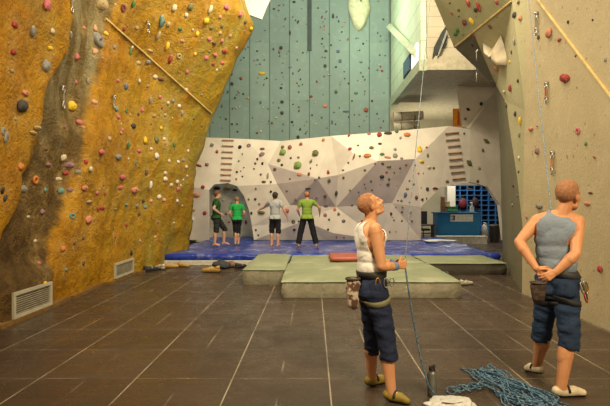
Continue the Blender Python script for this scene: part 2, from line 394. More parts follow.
# ------------------------------------------------------------------ surfaces to mount things on
def bvh_of(*objs):
    vs, fs = [], []
    for o in objs:
        b = len(vs); mw = o.matrix_basis
        vs += [mw @ v.co for v in o.data.vertices]; fs += [tuple(b + i for i in p.vertices) for p in o.data.polygons]
    return BVHTree.FromPolygons(vs, fs)
SURF = {k: bvh_of(*o) for k, o in dict(left=[wall_left], mid=[wb], alcove=[alc], right=[wr], upper=[up], back=[wall_back]).items()}
CAMP = V((0, 0, H))
def hit(surf, px, py):
    d = V(((px - VX) / F, 1.0, -(py - VY) / F)).normalized()
    loc, nor, _, dist = SURF[surf].ray_cast(CAMP, d)
    if loc is None: return None
    if nor.dot(d) > 0: nor = -nor
    return loc, nor

# ------------------------------------------------------------------ vents, battens, skirting
WV = M('vent_white', (.40, .37, .28), .5, .12); GV = M('vent_grille', (.30, .27, .20), .6)
for (y0, y1, z0, z1, lab) in ((6.97, 8.0, .06, .43, 'larger white framed vent grille low on the dark stripe of the ochre wall'), (10.55, 11.65, .07, .40, 'smaller white framed vent grille low on the ochre wall, further along')):
    x0 = VENT_X + .004
    e = empty('vent_grille', (x0, (y0 + y1) / 2, (z0 + z1) / 2), lab, 'vent', 'wall vents'); w = (y1 - y0) / 2; h = (z1 - z0) / 2
    bm = bmesh.new()
    for lo, hi in (((-.10, -w, h - .045), (.03, w, h)), ((-.10, -w, -h), (.03, w, -h + .045)), ((-.10, -w, -h + .045), (.03, -w + .05, h - .045)), ((-.10, w - .05, -h + .045), (.03, w, h - .045))): add_box(bm, lo, hi)
    bm_obj('frame', bm, WV, e)
    bm = bmesh.new(); add_box(bm, (-.09, -w + .05, -h + .045), (-.005, w - .05, h - .045))
    for k in range(9):
        z = -h + .06 + k * (2 * h - .12) / 8; add_box(bm, (-.005, -w + .05, z - .006), (.012, w - .05, z + .006))
    bm_obj('grille', bm, GV, e)
BAT = M('batten_wood', (.55, .40, .15), .5)
def batten(name, surf, p, q, n, lab):
    bm = bmesh.new(); prev = None
    for k in range(n + 1):
        px = p[0] + (q[0] - p[0]) * k / n; py = p[1] + (q[1] - p[1]) * k / n
        r = hit(surf, px, py)
        if r is None: continue
        a = r[0] + r[1] * .015
        if prev is not None and (a - prev).length < 1.5: add_capsule(bm, prev, a, .022, .022, 8, 2)
        prev = a
    o = bm_obj(name, bm, BAT); struct(o, lab, 'trim'); return o
batten('trim_left', 'left', (106, 19), (211, 113), 40, 'thin pale seam strip running diagonally down the ochre wall')
batten('trim_right', 'right', (537, -2), (615, 101), 24, 'pale diagonal seam strip on the beige wall')
batten('trim_prow', 'right', (456, 46), (511.5, 1), 14, 'seam strip along the lower edge of the prow')
bm = bmesh.new()
for i in range(40):
    y0 = 2 + i * .3; add_box(bm, (-.1, -.152, 0), (.05, .152, .055), mat=Matrix.Translation((max(left_x(y0, .05), left_x(y0 + .15, .05), left_x(y0 - .15, .05)), y0, 0)))
sk = bm_obj('baseboard_left', bm, M('skirting_brown', (.16, .085, .02), .6)); struct(sk, 'brown kerb strip at the foot of the ochre wall', 'baseboard')

# ------------------------------------------------------------------ crash mats
def tarp_mat(name, a, b, rough, scale=3.0, chalk=(.6, .62, .7), amt=.35):  # chalk: pale patches; on the blue tarp they are painted-in reflections
    t = NT(name); n = t.noise(scale, 5, .6, None, .6)
    c = t.mix(t.ramp(n, .3, .7), a, b)
    c = t.mix(t.math('MULTIPLY', t.ramp(t.noise(1.7, 6, .7), .52, .68), amt), c, chalk)
    return t.out(c, rough, t.math('ADD', n, t.math('MULTIPLY', t.noise(scale * 4, 3), .4)), .6, .05, .5)
def soft_top(lo, hi, step, amp, seed, slump=.02, zbot=None):
    """wrinkled padded block: top grid and skirts in one mesh"""
    nx = max(2, int((hi[0] - lo[0]) / step)); ny = max(2, int((hi[1] - lo[1]) / step)); bm = bmesh.new(); g = []
    for i in range(nx + 1):
        row = []
        for j in range(ny + 1):
            x = lo[0] + (hi[0] - lo[0]) * i / nx; y = lo[1] + (hi[1] - lo[1]) * j / ny
            e = min(x - lo[0], hi[0] - x, y - lo[1], hi[1] - y)
            z = hi[2] + amp * noise.fractal(V((x * 1.6, y * 1.6, seed)), 1, 2, 4) - slump * (1 - smoothstep(0, .16, e))
            row.append(bm.verts.new((x, y, z)))
        g.append(row)
    for i in range(nx):
        for j in range(ny): bm.faces.new((g[i][j], g[i + 1][j], g[i + 1][j + 1], g[i][j + 1]))
    rim = [g[i][0] for i in range(nx + 1)] + [g[nx][j] for j in range(1, ny + 1)] + [g[i][ny] for i in range(nx - 1, -1, -1)] + [g[0][j] for j in range(ny - 1, 0, -1)]
    cx = V(((lo[0] + hi[0]) / 2, (lo[1] + hi[1]) / 2, 0))
    prev = rim
    for k in range(1, 5):
        t = k / 4; cur = []
        for v in rim:
            z = v.co.z + (lo[2] - v.co.z) * t; out = V((v.co.x - cx.x, v.co.y - cx.y, 0)); 
            ox = 1 if abs(v.co.x - hi[0]) < 1e-6 else (-1 if abs(v.co.x - lo[0]) < 1e-6 else 0); oy = 1 if abs(v.co.y - hi[1]) < 1e-6 else (-1 if abs(v.co.y - lo[1]) < 1e-6 else 0)
            b = (.025 * math.sin(math.pi * t) + amp * .7 * noise.fractal(V((v.co.x * 2, v.co.y * 2 + z * 3, seed + 5)), 1, 2, 3)) * (t < 1)
            cur.append(bm.verts.new((v.co.x + ox * b, v.co.y + oy * b, z)))
        m = len(rim)
        for q in range(m): bm.faces.new((prev[q], cur[q], cur[(q + 1) % m], prev[(q + 1) % m]))
        prev = cur
    return bm
BLUE = tarp_mat('blue_tarp', (.006, .020, .20), (.018, .05, .36), .22, 2.6, (.42, .48, .66), .6)  # pale patches put white reflections into the tarp colour
FOAM = tarp_mat('foam_grey_white', (.42, .39, .31), (.55, .52, .43), .7, 6, (.6, .57, .5), .3)
e = empty('bouldering_mat', (0, 0, 0), 'wide shiny blue tarpaulin mat at the foot of the white wall', 'mat')
bm_obj('cover', soft_top((-4.02, 13.40, .13), (4.98, 20.15, .30), .10, .055, 2.2), BLUE, e, True)
box('foam_base', (-4.02, 13.36, 0), (4.95, 20.1, .135), FOAM, e, .02)
GT = tarp_mat('green_vinyl', (.19, .215, .12), (.255, .275, .165), .55, 1.6, (.40, .39, .28), .55)
GSD = tarp_mat('grey_side', (.19, .175, .12), (.28, .26, .18), .75, 5, (.38, .35, .26), .45)
DSD = tarp_mat('brown_side', (.040, .034, .022), (.070, .060, .040), .8, 4, (.14, .12, .085), .4)
def crash_mat(lo, hi, lab, seed, sidemat=GSD, top=GT):
    e = empty('crash_mat', ((lo[0] + hi[0]) / 2, lo[1], 0), lab, 'mat', 'green crash mats'); ox, oy = e.location.x, e.location.y
    l = (lo[0] - ox, 0, lo[2]); h = (hi[0] - ox, hi[1] - oy, hi[2])
    bm_obj('cover', soft_top((l[0], l[1], h[2] - .05), h, .12, .016, seed), top, e, True)
    bm_obj('side', soft_top((l[0] + .012, .012, l[2]), (h[0] - .012, h[1] - .012, h[2] - .035), .12, .014, seed + 3), sidemat, e, True)
    return e
crash_mat((-.55, 8.86, 0), (2.62, 11.45, .32), 'pale green crash mat nearest the climbers, largest on the open floor', 3.3)
crash_mat((-1.43, 10.26, 0), (-.60, 13.2, .34), 'narrow green crash mat jutting out beyond the others on the ochre wall side', 7.7)
crash_mat((-.52, 11.55, 0), (2.58, 13.25, .31), 'green crash mat lying behind the nearest one, with a red pad on it', 11.2)
crash_mat((2.68, 11.66, 0), (4.50, 13.25, .30), 'green crash mat with dark brown side beside the prow of the beige wall', 15.8, DSD)
rp = empty('red_pad', (.42, 11.62, .325), 'folded red pad on the green mat behind the man in the white vest', 'pad')
bm_obj('cover', soft_top((0, .0, 0), (.92, 1.1, .10), .09, .008, 21.1, .012), M('red_vinyl', (.33, .075, .045), .5, .2, 4), rp, True)
bm = bmesh.new(); add_box(bm, (.02, -.012, .035), (.90, .012, .06), .004); bm_obj('seam', bm, M('red_seam', (.20, .04, .03), .6), rp)

# ------------------------------------------------------------------ reception behind the arch
BL = M('counter_blue', (.02, .19, .44), .45, .10, 2)
cx0 = 5.25
e = empty('reception_counter', (cx0, 21.0, 0), 'bright blue reception counter seen through the arch', 'counter')
box('front_panel', (0, 0, .05), (1.78, .06, 1.22), BL, e, .01); box('side_panel', (0, .06, .05), (.06, .9, 1.22), BL, e); box('side_panel', (1.72, .06, .05), (1.78, .9, 1.22), BL, e)
box('worktop', (-.06, -.05, 1.22), (1.84, .95, 1.27), M('counter_top', (.03, .14, .30), .35), e, .01); box('plinth', (.03, .03, 0), (1.75, .9, .05), M('plinth_dark', (.03, .03, .04)), e)
sg = empty('counter_sign', (cx0 + .52, 20.975, .88), 'white notice on the front of the blue counter', 'sign')
box('board', (0, -.01, 0), (.94, .012, .30), M('sign_white', (.72, .72, .66), .5, .05), sg)
bm = bmesh.new()
for lo, hi in (((.03, -.016, .05), (.19, -.01, .09)), ((.03, -.016, .21), (.19, -.01, .25)), ((.12, -.016, .09), (.18, -.01, .21)), ((.05, -.016, .13), (.12, -.01, .16))): add_box(bm, lo, hi)
bm_obj('emblem', bm, M('sign_dark', (.06, .06, .08)), sg)
bm = bmesh.new()
for r in range(3):
    x = .26
    for w in ((.10, .16, .08, .2), (.18, .09, .13), (.08, .2, .12, .1))[r]:
        add_box(bm, (x, -.014, .22 - r * .075), (x + w, -.01, .235 - r * .075)); x += w + .03
bm_obj('small_print', bm, M('sign_grey', (.45, .45, .44)), sg)
SB = M('rack_blue', (.03, .13, .34), .5, .12); SD = M('rack_dark', (.008, .02, .05), .8)
e = empty('shoe_rack', (6.75, 24.1, 0), 'large blue pigeonhole rack behind the reception counter', 'rack')
X0, X1, Z0, Z1 = 0.0, 2.75, .1, 2.5
box('back_panel', (X0, .36, Z0), (X1, .4, Z1), SD, e)
for k in range(9):
    x = X0 + (X1 - X0) * k / 8; box('upright', (x - .025, 0, Z0), (x + .025, .36, Z1), SB, e)
for k in range(11):
    z = Z0 + (Z1 - Z0) * k / 10; box('shelf', (X0, .01, z - .022), (X1, .36, z + .022), SB, e)
random.seed(3)
PAL = [('dark', (.02, .02, .025)), ('black', (.012, .012, .014)), ('grey', (.16, .16, .17)), ('brown', (.10, .05, .03))]
k = 0
for c in range(8):
    for r in range(10):
        if random.random() < .80 or r < 4: continue
        nm, col = PAL[(c * 3 + r) % 4]
        x = X0 + (c + .5) * (X1 - X0) / 8; z = Z0 + r * (Z1 - Z0) / 10 + .024
        s = empty('rental_shoe', (6.75 + x, 24.22, z), f'{nm} rental shoe in rack, {["bottom","second","third","fourth","fifth","sixth","seventh","eighth","ninth","top"][r]} row, {["first","second","third","fourth","fifth","sixth","seventh","last"][c]} column from the counter', 'shoe', 'rental shoes in the blue rack')
        bm = bmesh.new(); add_capsule(bm, (-.06, .0, .045), (.08, -.02, .035), .045, .035, 10, 3, .9, 1); add_capsule(bm, (-.06, .0, .05), (-.065, 0, .11), .036, .034, 10, 2); bm_obj('upper', bm, M('shoe_' + nm, col), s, True)
bag = empty('hanging_bag', (7.18, 24.0, 1.62), 'round red bag hanging on the blue rack', 'bag')
bm = bmesh.new(); add_ellipsoid(bm, (0, 0, 0), (.20, .10, .23)); bm_obj('body', bm, M('bag_red', (.15, .012, .02), .6), bag, True)
tube('strap', [V((-.07, 0, .22)), V((-.05, 0, .32)), V((0, 0, .42)), V((.05, 0, .32)), V((.07, 0, .22))], .014, M('bag_strap', (.03, .02, .02)), bag)
bag = empty('hanging_bag', (7.78, 24.0, 1.72), 'dark maroon bag hanging on the blue rack beside the red bag', 'bag')
bm = bmesh.new(); add_ellipsoid(bm, (0, 0, -.03), (.17, .10, .24)); bm_obj('body', bm, M('bag_maroon', (.035, .015, .02), .6), bag, True)
tube('strap', [V((-.07, 0, .22)), V((-.05, 0, .32)), V((0, 0, .40)), V((.05, 0, .32)), V((.07, 0, .22))], .014, M('bag_strap', (.03, .02, .02)), bag)
e = empty('white_cupboard', (6.28, 23.4, 0), 'tall narrow white cupboard between the counter and the rack', 'cupboard')
box('carcass', (0, .02, 0), (.40, .5, 2.45), M('cupboard_white', (.62, .60, .50), .5, .06), e, .01); box('door', (.015, 0, .08), (.385, .02, 2.42), M('cupboard_door', (.66, .63, .53), .45, .05), e); box('handle', (.32, -.03, 1.1), (.345, 0, 1.3), M('metal_grey', (.4, .4, .4), .3, metal=1.0), e)
# things on the counter
def small(name, loc, lab, cat, parts, group=None):
    e = empty(name, loc, lab, cat, group)
    for pn, fn, mt in parts:
        bm = bmesh.new(); fn(bm); bm_obj(pn, bm, mt, e, False)
    return e
TOP = 1.272
small('brown_box', (cx0 + .25, 21.35, TOP), 'tall brown box standing at the open end of the blue counter', 'box', [('body', lambda b: add_box(b, (0, 0, 0), (.13, .2, .62), .01), M('box_brown', (.20, .10, .05))), ('lid', lambda b: add_box(b, (-.01, -.01, .62), (.14, .21, .66), .008), M('box_tan', (.40, .28, .15)))])
small('green_carton', (cx0 + .52, 21.3, TOP), 'green carton on the blue counter', 'carton', [('body', lambda b: add_box(b, (0, 0, 0), (.40, .25, .24), .01), M('carton_green', (.03, .22, .06))), ('band', lambda b: add_box(b, (-.004, -.004, .07), (.404, .254, .11)), M('carton_band', (.25, .40, .20)))])
small('cardboard_tray', (cx0 + .28, 21.62, TOP), 'tan display stand between the brown box and the green carton', 'stand', [('back', lambda b: add_box(b, (0, .1, 0), (.42, .13, .46), .01), M('card_tan', (.42, .30, .17))), ('ledge', lambda b: add_box(b, (0, 0, .22), (.42, .1, .25)), M('card_tan', (.42, .30, .17)))])
small('white_bottle', (cx0 + 1.52, 21.3, TOP), 'white pump bottle at the rack end of the blue counter', 'bottle', [('body', lambda b: add_capsule(b, (0, 0, .0), (0, 0, .25), .09, .085, 14, flat=True), M('bottle_white', (.7, .7, .66), .4)), ('pump', lambda b: (add_capsule(b, (0, 0, .25), (0, 0, .40), .03, .025, 10), add_capsule(b, (0, 0, .40), (-.08, 0, .40), .025, .02, 8)), M('pump_white', (.62, .62, .58), .4))])
# office chair, bin, papers
e = empty('desk_chair', (4.80, 21.75, 0), 'black swivel chair beside the blue counter', 'chair')
bm = bmesh.new(); add_box(bm, (-.25, -.25, .46), (.25, .25, .55), .03); bm_obj('seat', bm, M('chair_black', (.015, .015, .017), .7), e)
bm = bmesh.new(); add_box(bm, (-.22, .2, .65), (.22, .27, 1.3), .03); bm_obj('backrest', bm, M('chair_black', (.015, .015, .017), .7), e)
bm = bmesh.new(); add_capsule(bm, (0, 0, .1), (0, 0, .46), .03, .03, 10); add_capsule(bm, (0, .23, .5), (0, .25, .7), .025, .025, 8); bm_obj('post', bm, M('chair_metal', (.2, .2, .2), .4, metal=.8), e)
for a in range(5):
    bm = bmesh.new(); add_capsule(bm, (0, 0, .12), (.3 * math.cos(a * 1.2566), .3 * math.sin(a * 1.2566), .04), .025, .02, 8); bm_obj('leg', bm, M('chair_metal', (.2, .2, .2), .4, metal=.8), e)
e = empty('wooden_bench', (4.35, 20.9, 0), 'dark wooden bench left of the blue counter', 'bench')
box('seat', (0, 0, .70), (.75, .4, .76), M('bench_dark', (.07, .05, .035)), e, .01); box('leg', (.03, .03, 0), (.09, .37, .7), M('bench_dark', (.07, .05, .035)), e); box('leg', (.66, .03, 0), (.72, .37, .7), M('bench_dark', (.07, .05, .035)), e)
box('shelf', (.06, .03, .36), (.69, .37, .40), M('bench_dark', (.07, .05, .035)), e)
e = empty('notice_board', (4.55, 25.95, 1.4), 'pale pink notice board on the rear wall above the bench', 'board')
box('panel', (0, 0, 0), (1.1, .03, .9), M('notice_pink', (.55, .42, .38), .6), e); box('frame', (-.03, -.012, -.03), (1.13, .0, 0), M('frame_grey', (.3, .28, .25)), e)
e = empty('black_bin', (7.66, 21.1, 0), 'dark waste bin beside the rack end of the counter', 'bin')
bm = bmesh.new(); add_capsule(bm, (0, 0, 0), (0, 0, .70), .18, .22, 18, flat=True); bm_obj('body', bm, M('bin_black', (.03, .025, .02), .5), e); bm = bmesh.new(); add_capsule(bm, (0, 0, .70), (0, 0, .75), .235, .20, 18, flat=True); bm_obj('rim', bm, M('bin_rim', (.06, .05, .045), .5), e)
e = empty('white_bag', (7.32, 21.3, 0), 'crumpled white bag leaning against the end of the blue counter', 'bag')
bm = bmesh.new(); add_ellipsoid(bm, (0, 0, .33), (.17, .17, .34), None, 20, 14)
for v in bm.verts: v.co += v.normal * 0 + V((noise.noise(v.co * 7), noise.noise(v.co * 7 + V((5, 0, 0))), 0)) * .05 + V((.0, 0, max(0, v.co.z - .45) * .5))
bm_obj('sack', bm, M('bag_white', (.6, .58, .55), .5), e, True)
bm = bmesh.new(); add_capsule(bm, (0, 0, .72), (.02, 0, .82), .04, .08, 10, flat=True); bm_obj('neck', bm, M('bag_white', (.6, .58, .55), .5), e, True)
e = empty('white_step', (5.05, 20.25, 0), 'low white step along the far edge of the blue mat below the counter', 'step')
box('riser', (0, 0, 0), (2.0, .4, .27), M('step_white', (.5, .47, .40), .6), e); box('tread', (-.02, -.02, .27), (2.02, .42, .31), M('step_white_top', (.58, .55, .47), .6), e)
e = empty('paper_sheets', (4.93, 19.1, .325), 'loose white papers lying on the blue mat near the counter', 'paper'); random.seed(2)
e.location = (4.3, 17.2, .372)
for k in range(3):
    bm = bmesh.new(); add_box(bm, (-.2, -.3, 0), (.2, .3, .004), mat=Matrix.Translation((k * .28 - .25, .2 * (k % 2), .006 * k)) @ Matrix.Rotation(.5 * k, 4, 'Z')); bm_obj('sheet', bm, M('paper_white', (.7, .7, .68), .6, .05), e)

# ------------------------------------------------------------------ campus rungs
RG = M('rung_wood', (.40, .23, .15), .6, .15)
ORD = ['top', 'second', 'third', 'fourth', 'fifth', 'sixth', 'seventh', 'bottom']
LR = [(222.5, 234, 140.3), (222.3, 233.6, 146), (222, 233, 152), (221.8, 232.6, 157.7), (221.5, 232.2, 163.5), (221.2, 231.8, 169.3), (221, 231.4, 174.8), (220.8, 231, 180.2)]
RR = [(444.6, 457.8, 133), (445.4, 458.3, 139.6), (447, 459.4, 146), (447.7, 461, 152.8), (448.5, 461.4, 159.2), (448.8, 462.5, 165.7), (450.6, 463.6, 172), (452, 464.5, 178.5)]
for side, rows, dy in (('ladder nearer the ochre wall', LR, .3), ('ladder above the reception arch', RR, -1.2)):
    for k, (xa, xb, y) in enumerate(rows):
        a = hit('mid', xa, y - dy / 2); b = hit('mid', xb, y + dy / 2)
        if not a or not b: continue
        n = (a[1] + b[1]).normalized()
        e = empty('campus_rung', (a[0] + b[0]) / 2, f'brown wooden rung, {ORD[k]} of the campus {side}', 'rung', 'campus rungs')
        m = (a[0] + b[0]) / 2; bm = bmesh.new(); add_capsule(bm, a[0] - m + n * .040, b[0] - m + n * .040, .026, .026, 8, flat=True, sy=1.0); bm_obj('slat', bm, RG, e)
        for p in (a[0], b[0]):
            bm = bmesh.new(); q = m + (p - m) * .85 - m; add_capsule(bm, q + n * .005, q + n * .075, .014, .014, 8, flat=True); bm_obj('screw', bm, M('metal_grey', (.4, .4, .4), .3, metal=1.0), e)

# ------------------------------------------------------------------ climbing holds
COL = dict(pink=(.52, .14, .15), red=(.33, .032, .024), salmon=(.58, .22, .13), orange=(.55, .18, .03), peach=(.60, .33, .19), yellow=(.70, .47, .02), cream=(.60, .52, .36), white=(.66, .63, .55), beige=(.42, .31, .15), tan=(.45, .28, .10), brown=(.14, .065, .03), rust=(.26, .075, .035), grey=(.24, .23, .21), dark=(.045, .04, .035), black=(.012, .012, .012), green=(.05, .17, .035), lime=(.19, .30, .06), olive=(.13, .13, .04), teal=(.13, .25, .21), blue=(.10, .14, .24), mauve=(.26, .14, .17), maroon=(.16, .03, .04))
def hold_mat(c):
    n = 'hold_' + c
    if n in MATS: return MATS[n]
    t = NT(n); base = COL[c]; nz = t.noise(5, 4, .65)
    q = t.mix(t.ramp(nz, .3, .7), tuple(x * .72 for x in base), base)
    chalk = .20 if c not in ('dark', 'black', 'yellow') else .10
    q = t.mix(t.math('MULTIPLY', t.ramp(t.noise(2.2, 4, .6), .52, .70), chalk * 2), q, (.62, .56, .46))
    MATS[n] = t.out(q, .6, t.noise(20, 3), .2, .05, .35); return MATS[n]
def hold_mesh(kind, seed):
    """unit hold: x across, y up, z out of the wall"""
    bm = bmesh.new(); R = V((seed * 3.1, seed * 1.7, 0))
    if kind == 'ring':
        nseg, ns = 20, 8; g = []
        for i in range(nseg):
            a = i * 2 * math.pi / nseg; g.append([bm.verts.new(((.33 + .17 * math.cos(b)) * math.cos(a), (.33 + .17 * math.cos(b)) * math.sin(a), .16 + .22 * math.sin(b))) for b in (k * 2 * math.pi / ns for k in range(ns))])
        for i in range(nseg):
            for k in range(ns): bm.faces.new((g[i][k], g[(i + 1) % nseg][k], g[(i + 1) % nseg][(k + 1) % ns], g[i][(k + 1) % ns]))
    else:
        bmesh.ops.create_icosphere(bm, subdivisions=3, radius=.5)
        for v in bm.verts:
            p = v.co.copy(); n = noise.fractal(p * 2.2 + R, 1, 2, 2)
            x, y, z = p
            if kind == 'round': x *= 1 + .2 * n; y *= 1 + .2 * n; z = z * .95 + .2 + .06 * n
            elif kind == 'jug':
                z = z * .9 + .2; 
                if y > 0.05: z += .35 * (y - .05); 
                if y > .18 and p.z > 0: y -= .18 * p.z * 2; 
                y = y * .78; x *= 1.05 + .15 * n
            elif kind == 'edge': y *= .5 * (1 + .3 * n); x *= 1.08 + .1 * n; z = z * .55 + .12; z += .14 * (y > .0) * (1 - abs(x))
            elif kind == 'pinch': x *= .52 + .22 * n; y *= 1.05; z = z * .7 + .16; x *= 1 - .35 * (y + .5) * .5
            elif kind == 'wedge': t = (y + .5); x *= (1.1 - .7 * t) ; z = z * (.85 - .4 * t) + .15; y *= 1.0 + .1 * n
            elif kind == 'leaf': x *= 1.1 ; y *= .55 * max(.05, 1 - (2 * abs(p.x)) ** 1.6 * .8); z = z * .4 + .08
            v.co = V((x, y, max(z, 0.0)))
    me = bpy.data.meshes.new('climbing_hold'); bmesh.ops.recalc_face_normals(bm, faces=bm.faces); bm.to_mesh(me); bm.free()
    for p in me.polygons: p.use_smooth = True
    me.materials.append(None); return me
HM = {k: [hold_mesh(k, s) for s in range(3)] for k in ('round', 'jug', 'edge', 'pinch', 'wedge', 'leaf', 'ring')}
# survey of the holds: surface, then photo x, y, width, height, colour, shape (r j e p w l o), optional tilt in degrees
SH = dict(r='round', j='jug', e='edge', p='pinch', w='wedge', l='leaf', o='ring')
LEFT = """46 4 10 14 pink r;14 25 8 9 red j;32 31 8 13 grey p 30;52 31 6 6 cream r;13 52 7 8 red j;50 48 6 6 yellow j;45 66 10 13 grey r;84 28 4 4 salmon r;95 28 6 8 peach w;95 51 8 6 peach w 40;76 57 7 8 pink r;70 35 5 9 grey p 40;97 40 11 17 grey p 35;101 4 14 12 beige r;123 8 7 9 maroon o;133 4 5 8 green p;161 21 7 13 teal p 15;106 33 7 5 yellow w;124 29 5 5 red r;137 28 4 4 beige r;168 24 5 6 beige r;158 35 5 9 beige p;167 46 5 9 yellow p;170 59 5 9 red p;130 52 4 7 green p;114 47 5 5 grey r;174 8 6 8 cream r;186 15 4 5 cream r;180 29 5 4 green r;179 56 6 6 beige o;150 51 7 4 beige e;138 63 6 5 beige r;148 62 6 5 grey r;190 7 6 8 olive r;210 9 5 9 cream p;226 7 7 7 pink j;206 21 6 7 yellow r;240 14 5 6 pink r;197 34 4 6 yellow r;193 30 3 3 cream r;211 28 4 4 olive r;220 17 4 4 salmon r;222 26 4 4 olive r;209 39 5 5 pink j;222 41 4 4 pink r;214 43 6 5 brown j;224 51 6 6 red j;215 55 6 5 pink j;206 58 5 5 pink r;222 63 5 4 pink e;213 64 4 4 red r;251 29 6 5 yellow e;220 33 4 4 beige r;182 41 5 4 salmon e;236 48 4 4 beige r;245 22 4 4 brown r;249 40 4 5 cream r;195 54 3 4 yellow r;240 58 4 4 beige r;230 36 4 4 salmon r;25 93 10 8 salmon j;21 106 14 14 dark r;71 106 11 11 yellow r;76 82 6 5 pink w;88 81 5 7 grey p;94 102 7 7 peach j;79 122 6 6 pink r;83 127 4 3 salmon r;64 127 6 4 mauve e;37 128 12 6 beige e;12 71 7 5 beige e;15 119 6 4 beige e;3 131 10 6 grey p 80;126 86 7 7 blue w 30;118 81 5 4 pink e;139 81 5 5 cream r;155 77 5 5 cream r;161 79 7 5 brown j;116 109 6 6 teal r;118 117 6 6 pink j;142 110 5 5 pink r;138 114 4 4 brown r;133 126 8 7 dark j;122 130 5 5 pink r;160 97 4 4 pink r;168 103 4 4 cream r;179 106 4 4 white r;162 108 3 3 red r;154 116 5 4 beige e;165 115 4 4 beige r;161 128 4 4 yellow r;126 111 4 4 green r;173 101 4 4 grey r;182 113 4 6 grey p;186 90 4 4 cream r;150 100 4 7 grey p;151 124 3 3 red r;187 72 4 4 pink r;6 137 14 7 grey p 75;33 133 14 5 beige e;20 167 10 9 orange r;35 180 10 10 orange o;63 158 8 8 cream r;69 165 9 8 mauve j;66 173 6 5 red r;58 179 7 4 cream e;48 165 9 6 mauve e;61 191 7 7 teal r;45 190 6 5 teal r;84 188 10 8 salmon j;90 169 7 8 cream j;86 162 4 5 red r;22 189 10 8 grey r;2 190 9 7 black w 60;78 172 6 5 grey r;46 149 5 4 brown r;70 190 5 5 mauve r;101 152 10 8 pink j;118 157 11 8 grey j;128 145 6 10 green l 60;145 140 7 8 yellow w;139 151 7 5 pink j;121 133 6 4 salmon r;109 139 6 6 beige r;156 140 6 8 olive r;156 156 6 7 white r;151 149 4 4 cream r;136 163 5 4 teal o;122 177 10 8 pink j;134 190 10 9 salmon j;120 188 8 5 pink e;150 185 6 9 white p;159 197 5 5 white r;103 185 3 3 red r;105 194 4 4 red r;146 172 5 7 brown p;165 173 4 4 cream r;165 179 5 5 white r;171 185 5 4 cream r;177 182 5 5 cream r;178 189 5 5 pink r;178 162 4 4 white r;169 161 4 4 cream r;183 160 4 4 grey r;186 167 4 4 cream r;174 145 4 5 green r;164 139 4 4 cream r;183 180 3 3 white r;188 151 3 4 white r;187 176 3 3 cream r;97 193 5 4 pink r;88 220 14 9 salmon r;72 216 9 7 teal o;42 212 7 6 mauve r;28 217 6 4 cream e;35 241 5 4 cream e;63 249 7 6 orange r;74 243 4 4 brown r;83 238 5 4 brown r;39 263 4 4 pink r;89 202 9 5 beige e;98 209 4 5 red r;5 198 7 6 dark e 60;102 208 7 5 red j;115 209 6 3 beige e;126 205 6 4 teal e;137 206 4 4 grey r;145 207 5 4 teal r;151 201 5 4 peach r;164 200 5 4 peach r;143 201 4 4 dark r;177 201 4 4 white r;139 214 4 4 brown r;131 253 5 6 black w;115 237 4 3 red r;126 225 4 4 red r;140 241 3 4 beige r;155 237 3 4 yellow r;174 223 4 3 cream r;158 222 3 3 brown r;66 270 7 4 teal e;83 263 5 5 brown r;45 283 5 4 yellow r"""
